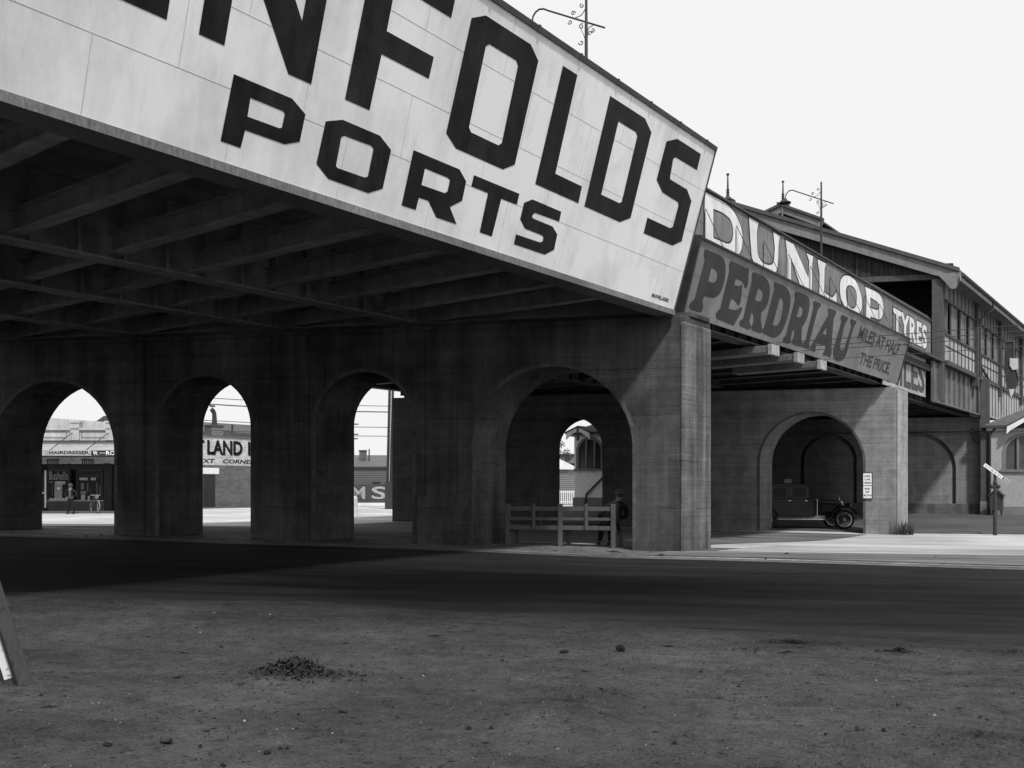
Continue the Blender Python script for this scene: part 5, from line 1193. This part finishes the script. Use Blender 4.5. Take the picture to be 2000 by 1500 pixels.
# ---------------------------------------------------------------- hotel side wall seen through the second arch
XH = -55.9
ho = thing('hotel_building', 'brick building with a painted sign band PORTLAND HOTEL NEXT CORNER, seen through the second arch', 'building', (XH - 4, 41, 0))
MB().box(XH - 8, XH, 33, 46.5, -.4, 2.985).obj('wall', bricks('brick wall running along the street', .085, .15, horiz='YZ'), ho)
bandm = MB(); bandm.box(XH - 8, XH + .004, 33, 46.5, 2.99, 5.0); bd_ = bandm.obj('sign_band', bricks('white painted brick band', .46, .36, horiz='YZ'), ho)
for tx, y0, y1, z0, z1, sh_ in (('PORT', 35.1, 38.05, 3.74, 4.76, 0), ('LAND', 38.30, 41.22, 3.74, 4.76, 0), ('HOTEL', 41.72, 45.5, 3.74, 4.76, 0), ('NEXT', 37.1, 38.86, 3.13, 3.43, .25), ('CORNER', 39.55, 42.3, 3.13, 3.43, .25)):
    if z1 > 4: m = MB(); text(m, tx, lambda y, z: (XH + .007, y + .06, z - .06), y0, y1, z0, z1, .03, sh_); m.obj('letter_shadow', M['trim_mid'], bd_)
    m = MB(); text(m, tx, lambda y, z: (XH + .010, y, z), y0, y1, z0, z1, .03, sh_); m.obj('lettering', M['sign_black'], bd_)
MB().box(XH, XH + .02, 38.0, 38.95, .0, 2.34).obj('door', M['shopdark'], ho); MB().box(XH, XH + .05, 37.9, 39.24, 2.37, 2.80).obj('name_panel', M['white'], ho)
m = MB(); m.prism([(XH + .1, 5.0), (XH - 4, 6.3), (XH - 8.1, 5.0)], lambda x, z: (x, 33, z), lambda x, z: (x, 46.5, z)); m.prism([(33, 5.0), (40, 5.45), (46.5, 5.2), (46.5, 5.0)], lambda y, z: (XH - .2, y, z), lambda y, z: (XH - .5, y, z)); m.obj('roof', M['roof_slate'], ho)
ch = MB(); ch.box(XH - .9, XH - .05, 38.72, 39.66, 5.01, 5.72); chm = ch.obj('chimney', M['brick'], ho); MB().box(XH - .95, XH, 38.66, 39.72, 5.72, 5.84).obj('chimney_cap', M['brick_dark'], chm)
m = MB(); c0 = (XH - .5, 39.25); m.tube([(c0[0], c0[1], 5.8), (c0[0], c0[1] + .0, 6.3), (c0[0], c0[1] - .03, 6.7), (c0[0], c0[1] - .12, 6.85), (c0[0], c0[1] - .25, 6.95)], [.20, .16, .15, .16, .15], 10); m.tube([(c0[0], c0[1] - .2, 6.9), (c0[0], c0[1] - .2, 7.2)], .03, 6); m.box(c0[0] - .05, c0[0] + .05, c0[1] - .38, c0[1] + .02, 7.13, 7.24); m.tube([(c0[0], c0[1] - .36, 7.2), (c0[0], c0[1] - .36, 7.36)], .03, 6); m.obj('flue_cowl', M['iron'], chm)
m = MB(); m.tube([(XH - 1, 41.1, 5.2), (XH - 1, 41.1, 6.0)], .07, 8); m.obj('vent_pipe', M['iron'], ho)
m = MB(); 
m.box(XH, XH + 2.2, 33, 46.5, -.4, .06); fp2 = m.obj('footpath', M['paving']); tag(fp2, kind='structure')

# ---------------------------------------------------------------- shed with lettering seen through the third arch
D3 = 70.; k3 = D3 / 1800
sx3, sy3 = site(at(740, D3), D3)
sd3 = thing('shed', 'corrugated shed above a wall painted with big pale letters MSO, seen through the third arch', 'shed', (sx3, sy3, .1), rotz=math.radians(37.275))
def s3_(name, u0, u1, v0, v1, y0, y1, mat, par=None): return MB().box((u0 - 740) * k3, (u1 - 740) * k3, y0, y1, (986 - v1) * k3, (986 - v0) * k3).obj(name, M[mat], par or sd3, local=True)
s3_('wall', 560, 1000, 912, 946, .3, .5, 'corr_wall'); pw = s3_('painted_wall', 560, 1000, 945.5, 982, 0, .2, 'trim_mid'); s3_('base_course', 560, 1000, 982, 988, -.08, .2, 'white'); s3_('side_wall', 560, 566, 912, 988, .51, 6, 'corr_wall')
m = MB(); m.hexa([((560 - 740) * k3, .1, 74 * k3), ((1000 - 740) * k3, .1, 74 * k3), ((1000 - 740) * k3, 4, 99 * k3), ((560 - 740) * k3, 4, 99 * k3), ((560 - 740) * k3, .1, 75.5 * k3), ((1000 - 740) * k3, .1, 75.5 * k3), ((1000 - 740) * k3, 4, 100.5 * k3), ((560 - 740) * k3, 4, 100.5 * k3)]); m.obj('roof', M['corr_roof'], sd3, local=True)
s3_('vent', 727, 741, 941, 944.5, .25, .299, 'shopdark')
for tx, u0, u1 in (('M', 687, 713.5), ('S', 725.5, 755), ('O', 768, 796)):
    for nm, mt, y, ex, bo in (('letter_outline', 'sign_black', -.006, 1.4, .05), ('lettering', 'panel_light', -.012, 0, .02)):
        m = MB(); text(m, tx, lambda x, z: (x, y, z), (u0 - ex - 740) * k3, (u1 + ex - 740) * k3, (986 - 975 - ex) * k3, (986 - 950 + ex) * k3, bo); m.obj(nm, M[mt], pw, local=True)
ch3 = s3_('chimney', 693, 706, 879, 893, 2, 2.5, 'brick'); s3_('chimney_pot', 692, 707, 877, 879.5, 1.95, 2.55, 'brick_dark', ch3)
m = MB(); m.tube([((713 - 740) * k3, 2, 3.4), ((713 - 740) * k3, 2, (986 - 875) * k3)], .05, 8); m.obj('flue_pipe', M['iron'], sd3, local=True)
# far wall mast, telegraph pole, bollard
mx, my = site(at(760, 60.), 60.)
ms = thing('mast', 'tall dark steel mast standing on the footpath beyond the third arch', 'mast', (mx, my, gxy(mx, my) - .3), rotz=math.radians(37.3))
for x in (-.13, .10):
    m = MB(); m.tube([(x, 0, 1.), (x + .17, 0, 9), (x + .32, 0, 16)], [.09, .07, .05], 4); m.obj('channel', M['iron'], ms, local=True)
m = MB(); m.box(-.26, .24, -.12, .12, 0, 1.2 + .9); m.obj('base', M['iron'], ms, local=True)
m = MB(); m.hexa([(-.06, .02, 2), (.05, .02, 2), (.05, .04, 2), (-.06, .04, 2), (.22, .02, 16), (.30, .02, 16), (.30, .04, 16), (.22, .04, 16)]); m.obj('web', M['zinc'], ms, local=True)
tx_, ty_ = site(at(690, 95), 95)
tg = thing('telegraph_pole', 'distant telegraph pole with three crossarms behind the lettered shed', 'telegraph pole', (tx_, ty_, 0), rotz=math.radians(37.3))
m = MB(); m.lathe([(.14, 0), (.09, 8.1)], n=8); m.obj('pole', M['iron'], tg, local=True)
for z, w_ in ((7.85, .55), (6.8, .55), (6.35, .5)): MB().box(-w_, w_, -.15, -.05, z, z + .12).obj('crossarm', M['iron'], tg, local=True)
for k, (v, lab) in enumerate(((799, 'upper telegraph wire seen through the third arch'), (830, 'middle telegraph wire seen through the third arch'), (848, 'lower telegraph wire seen through the third arch'), (787, 'telegraph wire in the sky above the painted hotel wall'))):
    z = 1.5 + (950 - v) * 60 / 1800; m = MB(); p0 = site(at(350, 58), 58); p1_ = site(at(900, 64), 64)
    m.tube([(p0[0], p0[1], z + .25), ((p0[0] + p1_[0]) / 2, (p0[1] + p1_[1]) / 2, z - .05), (p1_[0], p1_[1], z + .05)], .022 if k else .035, 4); tag(m.obj('telegraph_wire', M['iron']), lab, 'wire', 'telegraph wires beyond the bridge')
qx, qy = site(at(693, 45), 45)
m = MB(); m.lathe([(.14, -.2), (.14, 0), (.138, .85), (.13, .93), (.09, 1.0), (.0, 1.03)], (qx, qy, gxy(qx, qy)), 14); tag(m.obj('bollard', M['white_worn'], smooth=True), 'chipped white round topped bollard seen through the third arch', 'bollard')

# ---------------------------------------------------------------- beyond the left kiosk: fence, shed, house, tree
Df = 66.; kf = Df / 1800; fx0, fy0 = site(at(1075, Df), Df)
fe = thing('picket_fence', 'white picket fence beside the far kiosk, seen through the fourth arch', 'fence', (fx0, fy0, .3), rotz=math.radians(37.3))
zb = 1.5 + (950 - 985) * kf - .3; zt = 1.5 + (950 - 957) * kf - .3
for z in (zb + .14, zt - .18): MB().box(-3, 2.0, .02, .06, z, z + .08).obj('rail', M['white'], fe, local=True)
x = -3.
while x < 2.0:
    m = MB(); m.prism([(x, zb), (x + .065, zb), (x + .065, zt - .04), (x + .032, zt), (x, zt - .04)], lambda a, z: (a, -.01, z), lambda a, z: (a, .015, z)); m.obj('picket', M['white'], fe, local=True); x += .145
Dw = 74.; kw = Dw / 1800; wx, wy = site(at(1088, Dw), Dw)
wb = thing('weatherboard_shed', 'small weatherboard shed with pale hipped roof behind the picket fence', 'shed', (wx, wy, .2), rotz=math.radians(37.3 - 18))
m = MB(); m.box(-4, .9, 0, 4, -.2, 1.3 + (950 - 917) * kw); m.obj('wall', M['wb_light'], wb, local=True)
m = MB(); z = 1.3 + (950 - 917) * kw; m.add([(-4.2, -.2, z), (1.1, -.2, z), (1.1, 4.2, z), (-4.2, 4.2, z), (-2.6, 2, z + 1.), (-.5, 2, z + 1.)], [(0, 1, 5, 4), (1, 2, 5), (2, 3, 4, 5), (3, 0, 4), (3, 2, 1, 0)]); m.obj('roof', M['pale_iron'], wb, local=True)
Dh = 90.; kh = Dh / 1800; hx, hy = site(at(1098, Dh), Dh)
hb = thing('house', 'low pale roofed house far behind the weatherboard shed', 'house', (hx, hy, 0), rotz=math.radians(37.3))
m = MB(); m.box(-5, 4, 0, 6, 0, 1.5 + 44 * kh); m.obj('wall', M['trim_mid'], hb, local=True); m = MB(); m.box(-5.3, 4.3, -.4, 6.3, 1.5 + 45 * kh, 1.5 + 60 * kh); m.obj('parapet', M['timber_paint'], hb, local=True); m = MB(); m.box(-5.4, 4.4, -.5, 6.4, 1.5 + 60.2 * kh, 1.5 + 63 * kh); m.obj('roof_edge', M['iron'], hb, local=True)
m = MB(); m.hexa([(-5, 0, 1.5 + 63.2 * kh), (4, 0, 1.5 + 63.2 * kh), (4, 5, 1.5 + 63.2 * kh), (-5, 5, 1.5 + 63.2 * kh), (-4, 1.5, 1.5 + 74 * kh), (4, 1.5, 1.5 + 72 * kh), (4, 3, 1.5 + 72 * kh), (-4, 3, 1.5 + 74 * kh)]); m.obj('roof', M['pale_iron'], hb, local=True)
Dt = 82.; tx0, ty0 = site(at(1090, Dt), Dt)
tr = thing('tree', 'dark leafy tree between the house and the weatherboard shed', 'tree', (tx0, ty0, 0))
m = MB(); m.tube([(0, 0, 0), (.1, .05, 2), (0, .1, 3.4)], [.18, .14, .09], 8)
for k in range(6): t = k * 1.05; m.tube([(0, .1, 2.6 + .1 * k), (.7 * math.cos(t), .7 * math.sin(t), 3.7 + .1 * k), (1.1 * math.cos(t), 1.1 * math.sin(t), 4.4 + .1 * k)], [.07, .045, .02], 5)
m.obj('trunk', M['bark'], tr, local=True)
m = MB(); cl = [(random.uniform(-1, 1), random.uniform(-1, 1), random.uniform(3.3, 5.2), random.uniform(.3, .55)) for _ in range(16)]
for c in cl:
    for _ in range(90):
        v = Vector((random.gauss(0, 1), random.gauss(0, 1), random.gauss(0, 1))).normalized() * c[3] * random.random() ** .4
        p = Vector(c[:3]) + v; e1 = Vector((random.gauss(0, 1), random.gauss(0, 1), random.gauss(0, 1))).normalized() * .07; e2 = e1.cross(v).normalized() * .045
        m.add([tuple(p - e1), tuple(p + e2), tuple(p + e1), tuple(p - e2)], [(0, 1, 2, 3)])
m.obj('crown', M['leaf'], tr, local=True)

# ---------------------------------------------------------------- foreground
def cr(r, d, z): x, y = site(r, d); return (x, y, z)
lp = thing('leaning_barrier', 'worn timber trestle at the left edge, its leaning legs one white and one dark', 'barrier', cr(-3.6, 6.8, 0), rotz=math.radians(37.3))
# local x is to the right, y ahead
def lean(name, x, y, w_, ln, mat, rot, base_h, dx=-.34):
    m = MB(); ax = Vector((dx, .03, 1)).normalized(); s1 = Vector((math.cos(rot), math.sin(rot), 0)); s1 = (s1 - ax * s1.dot(ax)).normalized(); s2 = ax.cross(s1)
    o = Vector((x, y, -.08)); pts = []
    for L_ in (0, ln):
        for i, j in ((-1, -1), (1, -1), (1, 1), (-1, 1)): pts.append(tuple(o + ax * L_ + (s1 * i + s2 * j) * w_ / 2))
    m.hexa(pts); p_ = m.obj(name, M[mat], lp, local=True, bevel=.008)
    m = MB(); pts = []
    for L_ in (.0, base_h):
        for i, j in ((-1, -1), (1, -1), (1, 1), (-1, 1)): pts.append(tuple(o + ax * L_ + (s1 * i + s2 * j) * (w_ / 2 + .0025)))
    m.hexa(pts); m.obj('tarred_foot', M['iron'], p_, local=True)
dzz = gxy(*site(-3.6, 6.8))
lean('dark_post', .04, 0, .10, 2.1, 'post_dark', .7, .15)
lean('white_post', -.085, .10, .10, 2.1, 'white_worn', .15, .16)
lean('dark_post', -1.42, 0.10, .10, 2.1, 'post_dark', .7, .15, .34)
MB().box(-1.02, -.38, .01, .06, 1.25, 1.36).obj('brace', M['white_worn'], lp, local=True)
MB().tube([(-.66, -.08, 1.92), (-.66, .22, 1.92)], .012, 6).obj('bolt', M['iron'], lp, local=True)
def rock(name, label, a, b, r, mat='stone', sq=.6):
    m = MB(); m.ell((0, 0, 0), (r, r * .8, r * sq), 12, 8); sd_ = random.random() * 50
    x, y = xy(a, b); z = dirt_z(a, b) - .008
    vs = []
    for p in m.v:
        q = Vector(p); n = 1 + .45 * mnoise.noise(q / r * 1.3 + Vector((sd_, 0, 0))); vs.append((x + q.x * n, y + q.y * n, z + .012 + q.z * n + r * sq * .55))
    m.v = vs; return tag(m.obj(name, M[mat]), label, 'stone', 'loose stones on the dirt')
rock('stone', 'largest loose stone, pale sided, low at the left of the dirt', -5.29, 5.24, .036)
rock('stone', 'dark flat stone just left of the largest stone', -5.5, 5.08, .028, 'clod', .35)
rock('stone', 'small dark stone behind and right of the largest stone', -5.3, 5.52, .022, 'stone', .4)
rock('stone', 'small stone halfway between the leaning posts and the rubbish heap', -7.06, 7.08, .03)
rock('stone', 'rounded stone right of and nearer than the rubbish heap', -5.0, 6.23, .032)
rock('stone', 'small dark stone at the bottom edge of the dirt', -4.59, 5.16, .024, 'clod', .4)
rock('stone', 'upright dark stone near the road edge at mid picture', -4.68, 9.15, .045, 'clod', .7)
rock('stone', 'flat dark stone beside the upright one near the road edge', -5.1, 9.0, .05, 'clod', .3)
rock('stone', 'small stone lying alone at the right of the dirt', -1.81, 6.28, .026)
def heap(name, label, a, b, ra, rb, h, n, mat, size, cat, shards=0, up=.3):
    m = MB(); x0_, y0_ = xy(a, b)
    for k in range(n):
        t = random.random() * 2 * PI; rr = abs(random.gauss(0, .55)) * (1 + .35 * math.sin(3 * t + a))
        aa, bb_ = a + ra * rr * math.cos(t), b + rb * rr * math.sin(t); x, y = xy(aa, bb_); z = dirt_z(aa, bb_) + .004 + h * max(0, 1 - rr) * random.random()
        s_ = size * random.uniform(.5, 1.3); e1 = Vector((random.uniform(-1, 1), random.uniform(-1, 1), random.uniform(-up, up))).normalized() * s_; e2 = e1.cross(Vector((random.uniform(-.3, .3), random.uniform(-.3, .3), 1))).normalized() * s_ * random.uniform(.2, .6)
        c_ = Vector((x, y, z + .3 * s_)); hh = Vector((0, 0, s_ * .25))
        m.add([tuple(c_ - e1), tuple(c_ + e2), tuple(c_ + e1), tuple(c_ - e2), tuple(c_ + hh)], [(0, 1, 4), (1, 2, 4), (2, 3, 4), (3, 0, 4)])
    for k in range(shards):
        aa, bb_ = a + random.uniform(-.5, .3) * ra, b + random.uniform(-.3, .5) * rb; x, y = xy(aa, bb_); z = dirt_z(aa, bb_) + h * .3; s_ = size * 2.6
        m.add([(x - s_ * .3, y, z), (x + s_ * .3, y + .01, z), (x + random.uniform(-.5, .5) * s_, y + .02, z + s_ * 1.3), (x + .02, y + .03, z)], [(0, 1, 2), (1, 3, 2), (3, 0, 2)])
    return tag(m.obj(name, M[mat]), label, cat)
heap('rubbish_heap', 'low dark heap of dead leaves and torn scraps on the dirt, left of centre', -6.25, 7.3, .40, .24, .10, 1500, 'litter', .024, 'rubbish heap', 9, up=.8)
heap('leaf_patch', 'mound of earth with a torn upright scrap and dead leaves, near bottom centre', -3.7, 6.6, .45, .30, .05, 320, 'litter', .010, 'leaf litter', 1)
heap('leaf_patch', 'patch of dead leaves at the bottom right corner of the dirt', -1.15, 6.2, .55, .35, .03, 500, 'litter', .010, 'leaf litter')
heap('dirt_clods', 'long trail of dark clods on the road edge, left of the compact clump', -3.5, 10.06, .42, .07, .03, 330, 'clod', .016, 'clods')
heap('dirt_clods', 'compact clump of dark clods on the road edge at the right', -2.5, 9.8, .17, .05, .03, 200, 'clod', .016, 'clods')
heap('dirt_clods', 'thin scattered clods on the road edge at the far right', -1.6, 10.0, .28, .05, .02, 90, 'clod', .014, 'clods')
heap('dirt_clods', 'few separate dark clods on the dirt in front of the long trail', -3.75, 9.45, .55, .14, .01, 26, 'clod', .022, 'clods')
# scattered grit and twigs nobody could count
m = MB()
for k in range(9000):
    a = random.uniform(-14, 1.5); b = random.uniform(4.4, near_edge(a) + .4) if k % 6 else random.uniform(far_edge(a), 23.5)
    if k % 6 == 0: a = random.uniform(-30, 3); b = random.uniform(far_edge(a) + .1, 23.5)
    x, y = xy(a, b); z = gxy(x, y) if b > 15 else dirt_z(a, b); s_ = random.uniform(.003, .009) * (3 if random.random() < .02 else 1) * (1 if b < 15 else 2.2); q = random.uniform(0, PI)
    if random.random() < .25: e1 = Vector((math.cos(q), math.sin(q), 0)) * s_ * 4; e2 = Vector((-math.sin(q), math.cos(q), 0)) * s_ * .35
    else: e1 = Vector((math.cos(q), math.sin(q), 0)) * s_; e2 = Vector((-math.sin(q), math.cos(q), 0)) * s_ * .7
    c_ = Vector((x, y, z + .0015)); top = c_ + Vector((0, 0, s_ * .8))
    m.add([tuple(c_ - e1), tuple(c_ + e2), tuple(c_ + e1), tuple(c_ - e2), tuple(top)], [(0, 1, 4), (1, 2, 4), (2, 3, 4), (3, 0, 4)])
g = m.obj('grit', M['clod'], origin=(0, 0, 0)); tag(g, 'fine dark grit and twigs strewn over the dirt', 'grit', kind='stuff')
m = MB()
for k in range(1300):
    a = random.uniform(-13, 1.5); b = random.uniform(4.4, near_edge(a) + .2); x, y = xy(a, b); z = dirt_z(a, b); s_ = random.uniform(.003, .007) * (2.2 if random.random() < .04 else 1)
    m.add([(x - s_, y, z), (x, y - s_, z), (x + s_, y, z), (x, y + s_, z), (x, y, z + s_)], [(0, 1, 4), (1, 2, 4), (2, 3, 4), (3, 0, 4)])
tag(m.obj('gravel', M['pebble'], origin=(0, 0, 0)), 'fine pale gravel strewn over the dirt', 'gravel', kind='stuff')
# insulator rack under the far span
ir = MB(); ir.box(-10.6, -9.75, 38.9, 39.05, 4.80, 4.90); rk = ir.obj('insulator_rack', M['zinc'], s3)
m = MB()
for x in (-10.5, -10.38, -10.26, -10.0, -9.85): m.lathe([(.03, 0), (.05, .03), (.02, .06), (.045, .10), (0, .13)], (x, 38.97, 4.9), 8)
m.obj('insulators', M['white'], rk)
